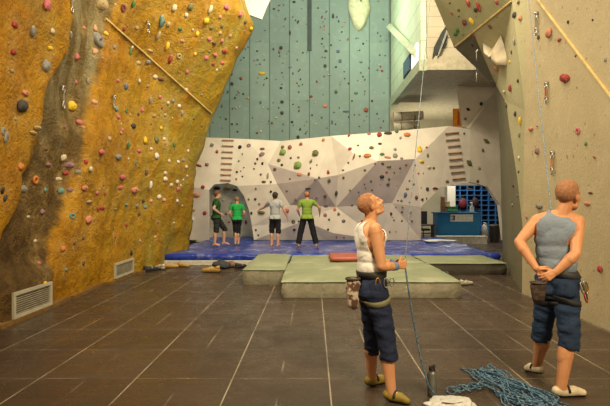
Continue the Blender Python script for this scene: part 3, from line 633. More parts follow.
MID_H = """212 145 4 4 grey r;217 151.5 4 4 red w;240 147 4 4 black r;249 145.5 5 4 mauve o;242.5 154 2 3 green r;239 161 3 2 green r;199 165.5 6 3 red e -20;207 164.5 3 4 mauve p;262.5 149 5 3 olive e;262 154.5 6 5 mauve e 25;257.5 159 3 3 black r;262.5 163.5 3 4 black w;255.5 163.5 3 3 brown r;254 169 3 2 brown r;244 167.5 2.5 2 grey r;237 172 3.5 3 dark r;241 171 2 2 grey r;242.5 176.5 3 2 dark r;236.5 179 2.5 3 olive r;261 174.5 3 3 brown r;264 182 5 3 brown e;268 176 3 7 grey p;193.5 188.5 3 3 grey r;203 187 4 4 red r;197 195 7 6 salmon j;192.5 210 6 4 tan e;193 219 4 5 white p;205 213 4 4 red r;249 199 3 3 grey r;255.5 199 3.5 3 dark r;259.5 204 3 3 brown r;251.5 213 3 4 black r;261.5 212.5 8 5 olive j;256 230 2.5 3 dark r;256 188.5 3 3 olive r;258.5 235 2.5 2.5 olive r;282.5 147 5 4 olive w 40;290 147.5 4.5 5 rust r;283 152.5 7 7 lime r;301 144 5 4 rust w;315.5 153.5 7 7.5 olive r;323.5 140 3.5 3.5 orange r;298 165.5 8.5 8.5 lime r;299.5 174.5 5.5 4 salmon r;309 174 4 4 maroon p;328 172 4 5 red w;279 160.5 4 4 olive r;282 165 3.5 2 dark e;275 169.5 4 3.5 brown r;291 158 3 3 brown r;298.5 157.5 3.5 3 brown r;311 161.5 3 5 olive p -30;317 165 2 2 dark r;310.5 168.5 2 3 brown r;329 180 5 5 olive w;319 177.5 2 3 dark p;290 179 3 2 brown r;315 180 3 2 brown r;343.5 177.5 2 3 brown p;271 182 3 3 brown r;271 191.5 3 3 black r;308 188.5 6 2.5 black e;308 193 5 2 black e;287 190.5 2 3 grey p;296 199 4 4 mauve w;325 196 3.5 4 brown r;336 193 4 6 dark p;316.5 197 3 3 mauve r;287 210.5 5 5 pink r;325 215 4 4 mauve r;334.5 209 3.5 4 salmon r;326 205.5 5 2.5 brown e;294.5 229.5 4 3 black r;293.5 221.5 4 5 olive o;299 221 3 3 green o;328 229.5 2.5 2.5 black r;343.5 221 3 4 dark p;338.5 214 2 4 olive p;336.5 237 2 3 red r;344 237.5 2 3 red r;329 219.5 2 3 olive p;369 134 4 3.5 pink j;379.5 135 5.5 5.5 red r;388 133.5 8 4 dark e;396.5 131.5 4 4.5 green r;407 135 7 6 orange j;400.5 138 3 2.5 grey e -20;349 135 1.8 6 red p -15;358 145.5 3 2.5 olive r;380 144 4 3.5 dark j;371.5 148 5 4.5 olive j;350 149 4 3.5 red r;367.5 156 8 6 orange j;354 156.5 2.2 7 rust p -20;360 156 2.5 3 brown r;348.5 162.5 3 2.5 brown r;382 154.5 5 4 green j;387.5 157.5 7 3 salmon e -10;395 156 5 6 grey r;395 149.5 2.5 4 grey p;401.5 158.5 4 2 brown e;365 170 3.5 2.5 olive w;382.5 163.5 3.5 3 dark r;389 166.5 5 3 olive e;386.5 172 3 2.5 red r;382 176.5 5 4 dark r;406 164.5 3 3 brown r;343 170 3 2.5 brown r;375 163.5 2 2 brown r;389 179 3 3.5 dark r;388 184 4 2.5 dark e -20;409.5 180.5 2.5 2.5 brown r;413.5 184 3 3 brown w;427 189 4 4 dark r;435 188.5 7 3 maroon e;405.5 194.5 4 6 blue p -20;416.5 197.5 4 3 brown e;422 199.5 3.5 3.5 dark j;426.5 198.5 2 3 dark r;398 200.5 2.5 2 brown r;401.5 200.5 3 3 green r;407.5 188.5 2.5 3 olive p;402 212 3 2.5 dark r;410.5 212 3.5 3 grey w;391 213.5 3.5 4 maroon p;394 220 2 2.5 brown r;402.5 207 3 3 olive r;419.5 149 7 9 yellow w;421.5 161.5 6 4 yellow j;429 167.5 5 3.5 cream e;433.5 168 3.5 3 brown r;427.5 155 4 4 olive w;426.5 147.5 3 2.5 red r;418 173 3 3 salmon r;464 133.5 3 2.5 dark r;482.5 150 4 4 brown w;469 163 9 7 olive l -35;479 168 5 4 grey w;447 181.5 5 2 brown e;477.5 181 4 4 brown w -40;486 141 9 5 olive l -20;360 196 2.5 2.5 brown r;352 205 3 2.5 dark r;366 213 2.5 2.5 maroon r;350 190 2.5 3 olive r;372 190 3 2.5 brown r;400 168 2.5 2.5 dark r;362 221 2.5 2.5 dark r;412 221 2.5 2.5 brown r;371 181 2.5 2.5 dark r"""
ALC_H = """217 188 7 4 dark e;227.5 188 8 5 tan j;235 190 5 3 dark e;223.5 200 3 3 white r;229 222 3 3 pink r;246 222 3 5 red p;232 203 3 3 grey r;240 205 3 3 rust r;226 214 3 3 brown r;219 212 3 3 grey r"""
RIGHT_H = """469 3 5 9 red p -10;479 6 5 12 red p -20;476 10 4 5 dark r;497 2 4 6 red p;452 13 2.5 5 red p;465 22 6 7 maroon r;472 21 7 8 yellow p;458 30 5 5 green r;456 34 7 5 green j;463 34 3.5 3.5 lime r;450 3 3 2.5 dark r;459 10 2.5 4 brown p;459 16 3 3 green r;519 2.5 4 4 brown r;515 15 6 6 dark r;521 18 5 6 salmon r;490 26 5 7 maroon w;474 35 5 5 red w;473 45 5 4 black r;515 42 4 7 grey p;512 52 3 5 brown p;510 62 3 4 yellow p;487 53 4 5 olive r;496 68 7 7 salmon w -30;494 82 5 8 dark p;511 88 6 8 red r;505 92 6 6 cream j;518.5 81 4 4 black r;506 102 3 3 yellow r;516 114 5 6 dark r;521 121 5 9 yellow p;507 106 3 5 dark p;531.5 129 8 6 salmon j;537.5 126 4 3 pink w;578.5 131 8 8 pink o;586.5 143.5 5 5 green w;595 157.5 5 3 red e -25;538 151 7 7 mauve r;520 135 4 6 grey r;519.5 158 4 5 white r;519 172 3 4 dark r;566 78 17 12 red j -15;550 33 10 10 salmon r;560 40 6 5 red j;568.5 22 4 4 black p;539 37 6 5 dark w;540 206 12 8 grey j;591 193 7 3 brown e;588 204 10 5 salmon e;527 217 5 4 pink w;601 269 7 8 red r;514 186 3 4 dark p;513 205 3 4 grey p;606 60 4 4 grey r;518 196 3 3 brown r;593 20 3 3 dark r;576 56 3 3 brown r"""
UP_H = """453.8 103 4 4 black w;468 109.5 5 4 black l -30;481 104 4 3 black l -30;465 119 4 2.5 olive l -20"""
BACK_H = """262 73.5 7 4 yellow e;397 200 2 2 red r;326 51 4 3 dark r;333 16 3 5 dark p;281 48 4 4 dark r;290 33 2.5 5 dark p;338 51.5 4 3.5 blue r;340 61 3.5 4 blue r;366 110 5 5 rust r;346 111.5 7 2.5 blue e;282 102 4 3.5 dark r;282 113 4 3.5 dark r;281 88 3.5 3 dark r;231 74 3.5 4 dark r;232 84 3.5 4 dark r;241 78.5 2.5 4 rust p;248 98 4 3 peach r;337 17 2 3 blue r;361 62 4 3 blue r;290 67 4 3 blue r;336 92 4 2.5 green e;352 101 2.5 2 dark r;356 93 5 2 teal e;325 106 5 4 salmon r;299 107 3 3 rust r;272 123 3 3 olive r;298 137 4 2.5 dark e;332 122 2.5 5 blue p;311 96.5 4 3 rust r;325 66 4 2.5 dark e;372 101 3 3 maroon r;382 71 3 3 red r;336 67 2.5 2.5 dark r;292 122 3.5 3 dark r;257 133 3 2.5 maroon r;232 124 3 2.5 dark r;226 119 3 2.5 dark r;236 108 3 3 grey r;274 9 3 2.5 dark r;294 2 4 3 dark r;318 8 2.5 2.5 brown r;334 17.5 2 2 teal r;345 22 3 2.5 peach r"""
HOLDS = []
def load(txt, surf, phrase):
    for it in txt.split(';'):
        q = it.split(); px, py, w, h = map(float, q[:4]); r = hit(surf, px, py)
        if r is None: continue
        HOLDS.append(dict(px=px, py=py, w=w, h=h, col=q[4], kind=SH[q[5]], tilt=float(q[6]) if len(q) > 6 else 0.0, loc=r[0], nor=r[1], surf=surf, phrase=phrase))
load(LEFT, 'left', 'ochre wall'); load(MID_H, 'mid', 'white bouldering wall'); load(ALC_H, 'alcove', 'alcove wall'); load(RIGHT_H, 'right', 'beige wall'); load(UP_H, 'upper', 'cream upper wall'); load(BACK_H, 'back', 'teal wall')
HOLDS.sort(key=lambda d: -d['w'] * d['h'])
BIG, REST = HOLDS[:300], HOLDS[300:]
random.seed(11)
for _ in range(1500):                       # the many tiny ones on the teal and ochre walls
    if len(REST) > 400: break
    if random.random() < .72: px = random.choice((228, 247, 268, 289, 309, 331, 350, 370, 386)) + random.choice((random.gauss(-7, 4), random.gauss(-9, 6))); py = random.uniform(0, 134); s = 'back'; sz = random.uniform(1.2, 2.6); cc = random.choice(['dark'] * 5 + ['blue', 'teal', 'grey', 'olive', 'maroon', 'rust', 'cream', 'peach', 'green'])
    elif random.random() < .7: px = random.uniform(100, 250); py = random.uniform(0, 215); s = 'left'; sz = random.uniform(1.6, 3.2); cc = random.choice(['beige', 'cream', 'pink', 'salmon', 'grey', 'brown', 'peach'])
    else: px = random.uniform(330, 435); py = random.uniform(160, 236); s = 'mid'; sz = random.uniform(1.2, 2.2); cc = random.choice(['dark', 'brown', 'olive', 'maroon', 'grey', 'rust'])
    if (344 < px < 376 and py < 38) or (140 < px < 154 and 14 < py < 36): continue
    r = hit(s, px, py)
    if r is None or (s == 'left' and r[0].y > 14.7): continue
    if any(abs(d['px'] - px) + abs(d['py'] - py) < (d['w'] + sz) * .8 for d in HOLDS): continue
    REST.append(dict(px=px, py=py, w=sz, h=sz, col=cc, kind=random.choice(['round', 'edge', 'round', 'wedge']), tilt=random.uniform(-30, 30), loc=r[0], nor=r[1], surf=s, phrase=''))
for k, v in enumerate(wall_left.data.vertices):
    if v.co.y < 3 or v.co.x < -6: continue
    q = 0.0
    for d in HOLDS:
        if d['surf'] == 'left':
            r = max(.16, 1.1 * max(d['w'], d['h']) * d['loc'].y / F); dd = (v.co - d['loc']).length_squared / (r * r)
            if dd < 3: q = max(q, math.exp(-dd))
    if q: c4 = ca.data[k].color; ca.data[k].color = (c4[0], c4[1], q, 1)
def hold_matrix(d):
    n = d['nor']; Y = d['loc'].y; upv = V((0, 0, 1)); y = upv - n * n.dot(upv); y.normalize(); x = y.cross(n); 
    R = Matrix((x, y, n)).transposed() @ Matrix.Rotation(math.radians(d['tilt']), 3, 'Z')
    k = .92 * Y / F; ob = {'left': 1.18, 'right': 1.1}.get(d['surf'], 1.0)
    sx = d['w'] * k * ob; sy = d['h'] * k
    if d['kind'] == 'pinch': sx *= 1.6
    if d['kind'] in ('edge',): sy *= 1.7
    if d['kind'] == 'leaf': sy *= 1.6
    sz = min(sx, sy) * (.62 if d['surf'] != 'back' else .5)
    return Matrix.Translation(d['loc'] + n * (.003 if d['surf'] != 'left' else -.004)) @ R.to_4x4() @ Matrix.Diagonal((sx, sy, sz, 1))
# --- a label for each that singles it out
CN = dict(dark='dark brown', mauve='mauve', lime='lime green', blue='slate blue', rust='rust red', black='black'); KN = dict(round='knob', jug='jug', edge='edge', pinch='pinch', wedge='wedge', leaf='leaf-shaped hold', ring='pocket')
def basic(d): return f"{CN.get(d['col'], d['col'])} {KN[d['kind']]}"
from collections import defaultdict
gr = defaultdict(list)
for d in BIG: gr[(basic(d), d['phrase'])].append(d)
ORDW = ['', 'second', 'third', 'fourth', 'fifth', 'sixth', 'seventh', 'eighth', 'ninth', 'tenth']
marks = defaultdict(list)
def wordsize(d): return 'large ' if d['w'] * d['h'] >= 60 else ('small ' if d['w'] * d['h'] < 13 else '')
for (b, ph), l in gr.items():
    if len(l) == 1: l[0]['label'] = f"{wordsize(l[0])}{b}, the only one on the {ph}"; marks[ph].append((b, l[0]))
    elif max(l, key=lambda d: d['w'] * d['h'])['w'] * max(l, key=lambda d: d['w'] * d['h'])['h'] > 1.5 * sorted(d['w'] * d['h'] for d in l)[-2]:
        d = max(l, key=lambda d: d['w'] * d['h']); d['label'] = f"largest {b} on the {ph}"; marks[ph].append(('largest ' + b, d))
FIX = {'ochre wall': [('nearer vent', 28, 303), ('further vent', 121, 271)], 'white bouldering wall': [], 'beige wall': []}
used = set()
for (b, ph), l in gr.items():
    todo = [d for d in l if 'label' not in d]
    if not todo: continue
    if len(todo) <= 3 and len(l) <= 4:
        todo.sort(key=lambda d: d['py'])
        for k, d in enumerate(todo):
            oth = ' other' if len(todo) < len(l) else ''
            pos = ('upper', 'lower') if len(todo) == 2 else (('uppermost', 'middle', 'lowest') if len(todo) == 3 else ('second',))
            d['label'] = f"{wordsize(d)}{b} on the {ph}, " + (f"smaller of the two" if len(todo) == 1 and len(l) == 2 else f"{pos[k]} of the{oth} {({2: 'two', 3: 'three', 1: 'kind'})[len(todo)]}")
        continue
    for d in sorted(todo, key=lambda d: -d['w'] * d['h']):
        best = None
        for nm, o in [(n, (o['px'], o['py'])) for n, o in marks[ph]] + [(n, (x, y)) for n, x, y in FIX.get(ph, [])]:
            dx, dy = d['px'] - o[0], d['py'] - o[1]; dist = math.hypot(dx, dy)
            rel = ('right of' if dx > 0 else 'left of') if abs(dx) > abs(dy) else ('below' if dy > 0 else 'above')
            lab = f"{b} on the {ph}, just {rel} the {nm}"
            closer = any(e is not d and math.hypot(e['px'] - o[0], e['py'] - o[1]) < dist and ((('right of' if e['px'] > o[0] else 'left of') if abs(e['px'] - o[0]) > abs(e['py'] - o[1]) else ('below' if e['py'] > o[1] else 'above')) == rel) for e in l)
            if dist < 38 and not closer and lab not in used and (best is None or dist < best[0]): best = (dist, lab)
        if best: d['label'] = best[1]; used.add(best[1])
    todo = [d for d in l if 'label' not in d]
    if todo:
        al = sorted(l, key=lambda d: d['py'])
        for d in todo:
            k = al.index(d); m = len(al) - 1 - k
            w = (f"{ORDW[k]} highest" if k <= m else f"{ORDW[m]} lowest") if min(k, m) < 10 else f"number {k + 1} counting down"
            d['label'] = f"{b} on the {ph}, {w.strip()} of all its kind there"
for i, d in enumerate(BIG):
    if i == 0:
        o = proto = bpy.data.objects.new('climbing_hold', HM[d['kind']][0]); 
    else: o = proto.copy(); o.data = HM[d['kind']][i % 3]
    C.objects.link(o)
    o.material_slots[0].link = 'OBJECT'; o.material_slots[0].material = hold_mat(d['col'])
    o.matrix_world = hold_matrix(d); tag(o, d['label'], 'climbing hold', 'climbing holds on the ' + d['phrase'])
    if d['w'] * d['h'] >= 55 and d['kind'] != 'ring':
        bm = bmesh.new(); add_capsule(bm, (0, 0, 0), (0, 0, .06), .075, .06, 10, flat=True); b = bm_obj('bolt', bm, M('bolt_steel', (.12, .12, .12), .4, metal=.6), o); b.location = (0.02, -.02, .64)
# the tiny remainder
cols = sorted({d['col'] for d in REST}); vs, fs, fm = [], [], []
low = {}
for k in HM:
    bmq = bmesh.new(); bmesh.ops.create_icosphere(bmq, subdivisions=1, radius=.5); low[k] = ([v.co.copy() for v in bmq.verts], [tuple(v.index for v in f.verts) for f in bmq.faces]); bmq.free()
for d in REST:
    mtx = hold_matrix(d) @ Matrix.Translation((0, 0, .15)); b = len(vs); vv, ff = low[d['kind']]
    vs += [mtx @ v for v in vv]; fs += [tuple(b + i for i in f) for f in ff]; fm += [cols.index(d['col'])] * len(ff)
o = mesh_obj('scattered_tiny_holds', vs, fs, [hold_mat(c) for c in cols], smooth=True, fmat=fm); tag(o, 'scatter of tiny coloured holds covering the climbing walls', 'climbing holds', None, 'stuff')
# bolt-on volumes
a, n = hit('right', 497, 52)
vv = [hit('right', *p)[0] for p in ((483, 42), (487, 49), (494, 56), (501, 62), (507, 65), (507, 56), (504.5, 45), (501, 34.5), (498, 43), (492, 48))]
e = empty('wing_volume', a, 'large cream wing-shaped volume bolted on the prow of the beige wall', 'volume')
tip = [v - a + n * .01 for v in vv]; ctr = sum(tip, V()) / len(tip); inn = [ctr + (p - ctr) * .55 + n * .20 for p in tip]; mid = ctr + n * .24; m_ = len(tip)
mesh_obj('shell', tip + inn + [mid], [(i, (i + 1) % m_, m_ + (i + 1) % m_, m_ + i) for i in range(m_)] + [(m_ + i, m_ + (i + 1) % m_, 2 * m_) for i in range(m_)], M('volume_cream', (.62, .54, .38), .5, .08), e, True)
bm = bmesh.new(); add_capsule(bm, mid - n * .05, mid + n * .02, .03, .03, 8, flat=True); bm_obj('bolt', bm, M('bolt_steel', (.12, .12, .12), .4, metal=.6), e)
vv = [W(*p, 21.99) for p in ((350, -20), (372, -20), (369, 6), (361, 28), (352, 31), (350.5, 20))]; a = W(359, 6, 21.99)
e = empty('pale_volume', a, 'pale yellowish boulder volume hanging high on the teal wall', 'volume')
bm = bmesh.new(); add_ellipsoid(bm, (0, 0, .1), (.42, .38, 1.2), None, 24, 16)
for v in bm.verts: v.co.x *= 1 + .25 * smoothstep(-1, 1, v.co.z); v.co += V((noise.noise(v.co * 2), noise.noise(v.co * 2 + V((3, 3, 3))), 0)) * .12
bm_obj('shell', bm, M('volume_pale', (.56, .58, .38), .8, .2, 5, .3), e, True)
bm = bmesh.new(); add_capsule(bm, (0.05, -.36, .1), (.05, -.46, .1), .05, .05, 10, flat=True); bm_obj('bolt', bm, M('bolt_steel', (.12, .12, .12), .4, metal=.6), e)

# ------------------------------------------------------------------ quickdraws
def ring_pts(c, a, b, u, v, n=16): return [c + u * (a * math.cos(t)) + v * (b * math.sin(t)) for t in (k * 2 * math.pi / n for k in range(n))]
ST = M('steel', (.45, .44, .42), .3, .1, 8, 0, .5, .9)
def quickdraw(surf, px, py, hpx, col, lab, group):
    r = hit(surf, px, py)
    if r is None: return
    p, n = r; L = hpx * p.y / F; u = V((0, 0, 1)).cross(n).normalized(); z = V((0, 0, -1))
    e = empty('quickdraw', p + n * .05, lab, 'quickdraw', group)
    k = L * .3; w = max(.028, k * .30)
    bm = bmesh.new(); add_capsule(bm, V((0, 0, 0)) - n * .05, V((0, 0, 0)) + n * .01, .03, .02, 8); bm_obj('hanger', bm, ST, e)
    tube('carabiner', ring_pts(z * (k * .5), w, k * .55, u, z), .011, ST, e, True); tube('carabiner', ring_pts(z * (L - k * .5), w, k * .55, u, z), .011, ST, e, True)
    bm = bmesh.new(); add_capsule(bm, z * (k * .85), z * (L - k * .85), .024, .024, 8, 2, 1, .5, u, True); bm_obj('sling', bm, M('sling_' + col, dict(red=(.35, .05, .02), grey=(.2, .18, .15), black=(.03, .03, .03), orange=(.45, .14, .03))[col]), e)
quickdraw('left', 61, 86, 22, 'grey', 'quickdraw beside the large yellow knob on the ochre wall', 'quickdraws'); quickdraw('left', 69.5, -4, 17, 'grey', 'quickdraw high on the pale upper part of the dark stripe', 'quickdraws')
quickdraw('left', 147, 21, 11, 'black', 'quickdraw above the seam strip on the ochre wall', 'quickdraws'); quickdraw('left', 112, 96, 12, 'grey', 'short quickdraw between dark stripe and teal knob on ochre wall', 'quickdraws')
quickdraw('right', 538.5, 13, 22, 'grey', 'uppermost quickdraw on the beige wall beside the salmon knob', 'quickdraws'); quickdraw('right', 548.5, 83, 20, 'red', 'red quickdraw beside the large red jug on the beige wall', 'quickdraws'); quickdraw('right', 554.5, 152, 22, 'orange', 'lowest quickdraw on the beige wall, above the shaven-headed man', 'quickdraws')
quickdraw('right', 478, 50, 30, 'black', 'black quickdraw hanging below the prow beside the wing volume', 'quickdraws')
# ------------------------------------------------------------------ people
def remeshed(bm, voxel, smooth_it, name='tmp'):
    me = bpy.data.meshes.new(name); bmesh.ops.recalc_face_normals(bm, faces=bm.faces); bm.to_mesh(me); bm.free()
    o = bpy.data.objects.new(name, me); C.objects.link(o)
    r = o.modifiers.new('r', 'REMESH'); r.mode = 'VOXEL'; r.voxel_size = voxel; r.use_smooth_shade = True
    if smooth_it: s = o.modifiers.new('s', 'SMOOTH'); s.factor = .5; s.iterations = smooth_it
    dg = bpy.context.evaluated_depsgraph_get(); dg.update()
    m2 = bpy.data.meshes.new_from_object(o.evaluated_get(dg)); bpy.data.objects.remove(o); bpy.data.meshes.remove(me)
    return m2
def arrays(me):
    co = np.empty(len(me.vertices) * 3, np.float32); me.vertices.foreach_get('co', co)
    no = np.empty(len(me.vertices) * 3, np.float32); me.vertices.foreach_get('normal', no)
    return co.reshape(-1, 3), no.reshape(-1, 3)
def segdist(P, a, b, r0, r1):
    a = np.array(a); b = np.array(b); ab = b - a; t = np.clip(((P - a) @ ab) / max(ab @ ab, 1e-9), 0, 1)
    return np.linalg.norm(P - (a + t[:, None] * ab), axis=1) - (r0 + (r1 - r0) * t)
def shell(name, me, keep, off, mat, parent, fold=0.0, fscale=9.0, thick=.006, smooth_it=0, off_arr=None):
    """garment grown from the part of the body that it covers"""
    co, no = arrays(me); kv = keep
    o2 = co + no * (off if off_arr is None else off_arr[:, None])
    if fold:
        for i in np.nonzero(kv)[0]:
            p = V(co[i]); o2[i] += no[i] * fold * (noise.fractal(V((p.x * fscale, p.y * fscale, p.z * fscale * .7)), 1, 2, 3) + .2)
    fs = [tuple(p.vertices) for p in me.polygons]
    fs = [f for f in fs if all(kv[i] for i in f)]
    idx = {}; vs = []; nf = []
    for f in fs:
        q = []
        for i in f:
            if i not in idx: idx[i] = len(vs); vs.append(o2[i])
            q.append(idx[i])
        nf.append(tuple(q))
    o = mesh_obj(name, vs, nf, mat, parent, True)
    if smooth_it: s = o.modifiers.new('s', 'SMOOTH'); s.factor = .5; s.iterations = smooth_it
    if thick: s = o.modifiers.new('t', 'SOLIDIFY'); s.thickness = thick; s.offset = -1
    return o
def cloth_mat(name, col, rough=.85, var=.18, scale=6):
    if name in MATS: return MATS[name]
    t = NT(name); n = t.noise(scale, 4, .55, None, .4)
    c = t.mix(t.ramp(n, .3, .7), tuple(q * (1 - var) for q in col), col)
    b = t.math('ADD', n, t.math('MULTIPLY', t.noise(scale * 14, 2), .12))
    MATS[name] = t.out(c, rough, b, .5, .05, .2); return MATS[name]
def skin_mat(name, col):
    if name in MATS: return MATS[name]
    t = NT(name); c = t.mix(t.ramp(t.noise(6, 4), .3, .7), tuple(q * s for q, s in zip(col, (.88, .78, .72))), col)
    t.out(c, .5, t.noise(60, 2), .08, .01, .4); t.b.inputs['Subsurface Weight'].default_value = .06; t.b.inputs['Subsurface Radius'].default_value = (.02, .008, .004)
    MATS[name] = t.m; return t.m
SKIN = skin_mat('skin_warm', (.60, .31, .155)); SKIN2 = skin_mat('skin_tan', (.55, .27, .13)); SKINB = skin_mat('skin_fair', (.50, .30, .20))

def hand_prims(add, wrist, d, n, t, curl, s=1.0, spread=.10):
    """palm and five fingers. d along the fingers, n out of the palm, t towards the thumb"""
    d = V(d).normalized(); n = (V(n) - d * V(n).dot(d)).normalized(); t0 = n.cross(d)
    t = t0 if t0.dot(V(t)) > 0 else -t0
    kn = []
    for k, (off, L) in enumerate(((.030, .088), (.010, .092), (-.010, .088), (-.028, .080))):
        a = wrist + t * off * .55 * s + d * .012 * s; b = wrist + t * off * s + d * L * s; add('hand', a, b, .0125 * s, .0115 * s); kn.append(b)
    add('hand', wrist + n * .006 * s, wrist + d * .055 * s + n * .007 * s, .020 * s, .022 * s)
    for k, (b, L, r) in enumerate(zip(kn, (.074, .082, .076, .060), (.0088, .009, .0086, .0076))):
        dd = (d + t * spread * (1.4 - k)).normalized(); ang = 0; p = b
        for j, fr in enumerate((.45, .31, .24)):
            ang += curl * (1, 1.25, .9)[j] * (1 + .08 * k)
            q = dd * math.cos(ang) + n * math.sin(ang); e = p + q * (L * fr * s); add('hand', p, e, r * (1 - .1 * j) * s, r * (.92 - .1 * j) * s); p = e
    p = wrist + d * .022 * s + t * .024 * s; q = (t * .75 + d * .7 + n * .25).normalized(); e = p + q * .042 * s; add('hand', p, e, .0135 * s, .0115 * s)
    q2 = (d * .8 + t * .35 + n * (.2 + .4 * curl)).normalized(); e2 = e + q2 * .032 * s; add('hand', e, e2, .0108 * s, .0098 * s)
    q3 = (d * .75 + t * .05 + n * (.3 + .6 * curl)).normalized(); add('hand', e2, e2 + q3 * .026 * s, .0096 * s, .0078 * s)

def build_person(J, face, headR, lab, group, skin, s=1.0, voxel=.005, hands=None, loc=(0, 0, 0), smooth_it=4, build=1.0, hs=1.0):
    """J: joints in metres relative to loc; face: direction the trunk faces; headR: 3x3 of the head (y is where the face points)"""
    root = empty('person', loc, lab, 'person', group)
    bm = bmesh.new(); prims = []
    def add(tagname, a, b, r0, r1, sx=1.0, sy=1.0, ref=None, body=True):
        add_capsule(bm, a, b, r0, r1, 12, 4, sx, sy, ref); prims.append((tagname, V(a), V(b), r0, r1))
    def ell(tagname, c, rad, R, r):
        add_ellipsoid(bm, c, rad, R); prims.append((tagname, V(c), V(c) + V((0, 0, 1e-4)), r, r))
    f = V(face).normalized()
    P, Wa, Ch, Nk = J['pelvis'], J['waist'], J['chest'], J['neck']
    def tr(up, R):       # trunk frame: x right, y front, z up
        z = up.normalized(); x = R - z * R.dot(z); x.normalize(); y = z.cross(x); return Matrix((x, y, z)).transposed()
    Rp = tr(Wa - P, J['hipR'] - J['hipL']); Rc = tr(Nk - Ch, J['shR'] - J['shL']); Rw = tr(Ch - Wa, (J['shR'] - J['shL']).normalized() + (J['hipR'] - J['hipL']).normalized())
    b = build * s
    ell('torso', P, (.165 * b, .118 * s, .12 * s), Rp, .13 * s); ell('torso', Wa, (.140 * b, .104 * s, .13 * s), Rw, .12 * s)
    ell('torso', (Wa + Ch) / 2, (.148 * b, .110 * s, .14 * s), Rw, .125 * s)
    ell('torso', Ch, (.168 * b, .118 * s, .155 * s), Rc, .13 * s); ell('torso', Ch + Rc @ V((0, -.012, .09)) * s, (.165 * b, .092 * s, .10 * s), Rc, .12 * s)
    for sd in (-1, 1):
        ell('torso', Ch + Rc @ V((sd * .075, .068, .035)) * s, (.078 * b, .048 * s, .062 * s), Rc, .05 * s)          # chest muscle
        ell('torso', Ch + Rc @ V((sd * .085, -.070, .05)) * s, (.070 * b, .040 * s, .095 * s), Rc, .05 * s)         # shoulder blade
        ell('torso', P + Rp @ V((sd * .072, -.070, -.045)) * s, (.082 * s, .072 * s, .088 * s), Rp, .07 * s)        # seat
        sh = J['shR'] if sd > 0 else J['shL']
        add('torso', Nk + (sh - Nk) * .15 + V((0, 0, -.005)), Nk + (sh - Nk) * .85 + V((0, 0, .012 * s)), .058 * s, .042 * s)
        add('torso', Ch + Rc @ V((sd * .09, -.01, .08)) * s, sh + (Ch - sh) * .12, .075 * s, .058 * s)
    Hd = J['head']; HR = headR
    add('neck', Nk - (Nk - Ch).normalized() * .02 * s, Hd + HR @ V((0, -.015, -.05)) * s, .062 * s, .054 * s)
    s0 = s; s = s * hs; hsc = s; h = lambda *p: Hd + HR @ V(p) * hsc
    ell('head', h(0, -.012, .032), (.076 * s, .097 * s, .088 * s), HR, .088 * s)
    ell('head', h(0, .030, -.030), (.063 * s, .066 * s, .085 * s), HR, .06 * s); ell('head', h(0, .045, -.088), (.043 * s, .042 * s, .030 * s), HR, .03 * s)
    add('head', h(-.045, .01, -.075), h(-.018, .06, -.092), .024 * s, .022 * s); add('head', h(.045, .01, -.075), h(.018, .06, -.092), .024 * s, .022 * s)
    add('head', h(-.034, .080, .022), h(.034, .080, .022), .014 * s, .014 * s)
    for sd in (-1, 1):
        ell('head', h(sd * .040, .066, -.024), (.022 * s, .020 * s, .020 * s), HR, .02 * s)
        ell('ear', h(sd * .078, -.012, -.006), (.011 * s, .021 * s, .033 * s), HR @ Matrix.Rotation(sd * -.25, 3, 'Z'), .02 * s)
    add('head', h(0, .092, .012), h(0, .113, -.026), .0085 * s, .0125 * s); add('head', h(-.011, .098, -.032), h(.011, .098, -.032), .0095 * s, .0095 * s)
    add('head', h(-.016, .092, -.058), h(.016, .092, -.058), .0065 * s, .0065 * s); add('head', h(-.014, .091, -.069), h(.014, .091, -.069), .0072 * s, .0072 * s)
    s = s0
    for sd, k in ((1, 'R'), (-1, 'L')):
        sh, el, wr = J['sh' + k], J['el' + k], J['wr' + k]
        ell('arm', sh + (el - sh) * .10 + V((0, 0, .004)), (.056 * s,) * 3, Matrix.Identity(3), .056 * s)
        add('arm', sh, sh + (el - sh) * .45, .055 * s, .053 * s); add('arm', sh + (el - sh) * .45, el, .052 * s, .041 * s)
        m = el + (wr - el) * .28; add('fore', el, m, .042 * s, .047 * s); add('fore', m, wr, .046 * s, .030 * s, 1.0, .85)
        hp, kn, an, toe = J['hip' + k], J['kn' + k], J['an' + k], J['toe' + k]
        add('thigh', hp + V((0, 0, .01)), hp + (kn - hp) * .5, .092 * s, .080 * s); add('thigh', hp + (kn - hp) * .5, kn, .077 * s, .055 * s)
        sh_ = (an - kn); back = -(toe - an); back = (back - sh_.normalized() * back.dot(sh_.normalized())); back = back.normalized() if back.length > 1e-4 else -f
        add('calf', kn, kn + sh_ * .35 + back * .012 * s, .058 * s, .062 * s); ell('calf', kn + sh_ * .30 + back * .030 * s, (.056 * s, .052 * s, .115 * s), frame3(sh_), .045 * s)
        add('calf', kn + sh_ * .35 + back * .010 * s, an, .060 * s, .041 * s)
        fd = (toe - an); fd.z = 0; heel = an - fd.normalized() * .035 * s; heel.z = min(an.z - .035 * s, heel.z)
        add('foot', an, heel, .036 * s, .032 * s); add('foot', an - V((0, 0, .01)), an + (toe - an) * .6, .036 * s, .034 * s); add('foot', an + (toe - an) * .6, toe, .034 * s, .024 * s, 1.25, .8, (0, 0, 1) if False else None)
        hd = (hands or {}).get(k)
        if hd is None: hd = ((wr - el).normalized() + V((0, 0, -.2)), f * .2 - (J['shR'] - J['shL']).normalized() * sd, f, .30)
        hand_prims(add, wr, *hd, s=s)
    me = remeshed(bm, voxel, smooth_it, 'body'); body = link('body', me, skin, root, True)
    co, _ = arrays(me)
    tags = sorted({p[0] for p in prims}); best = np.full(len(co), 9e9); reg = np.zeros(len(co), int)
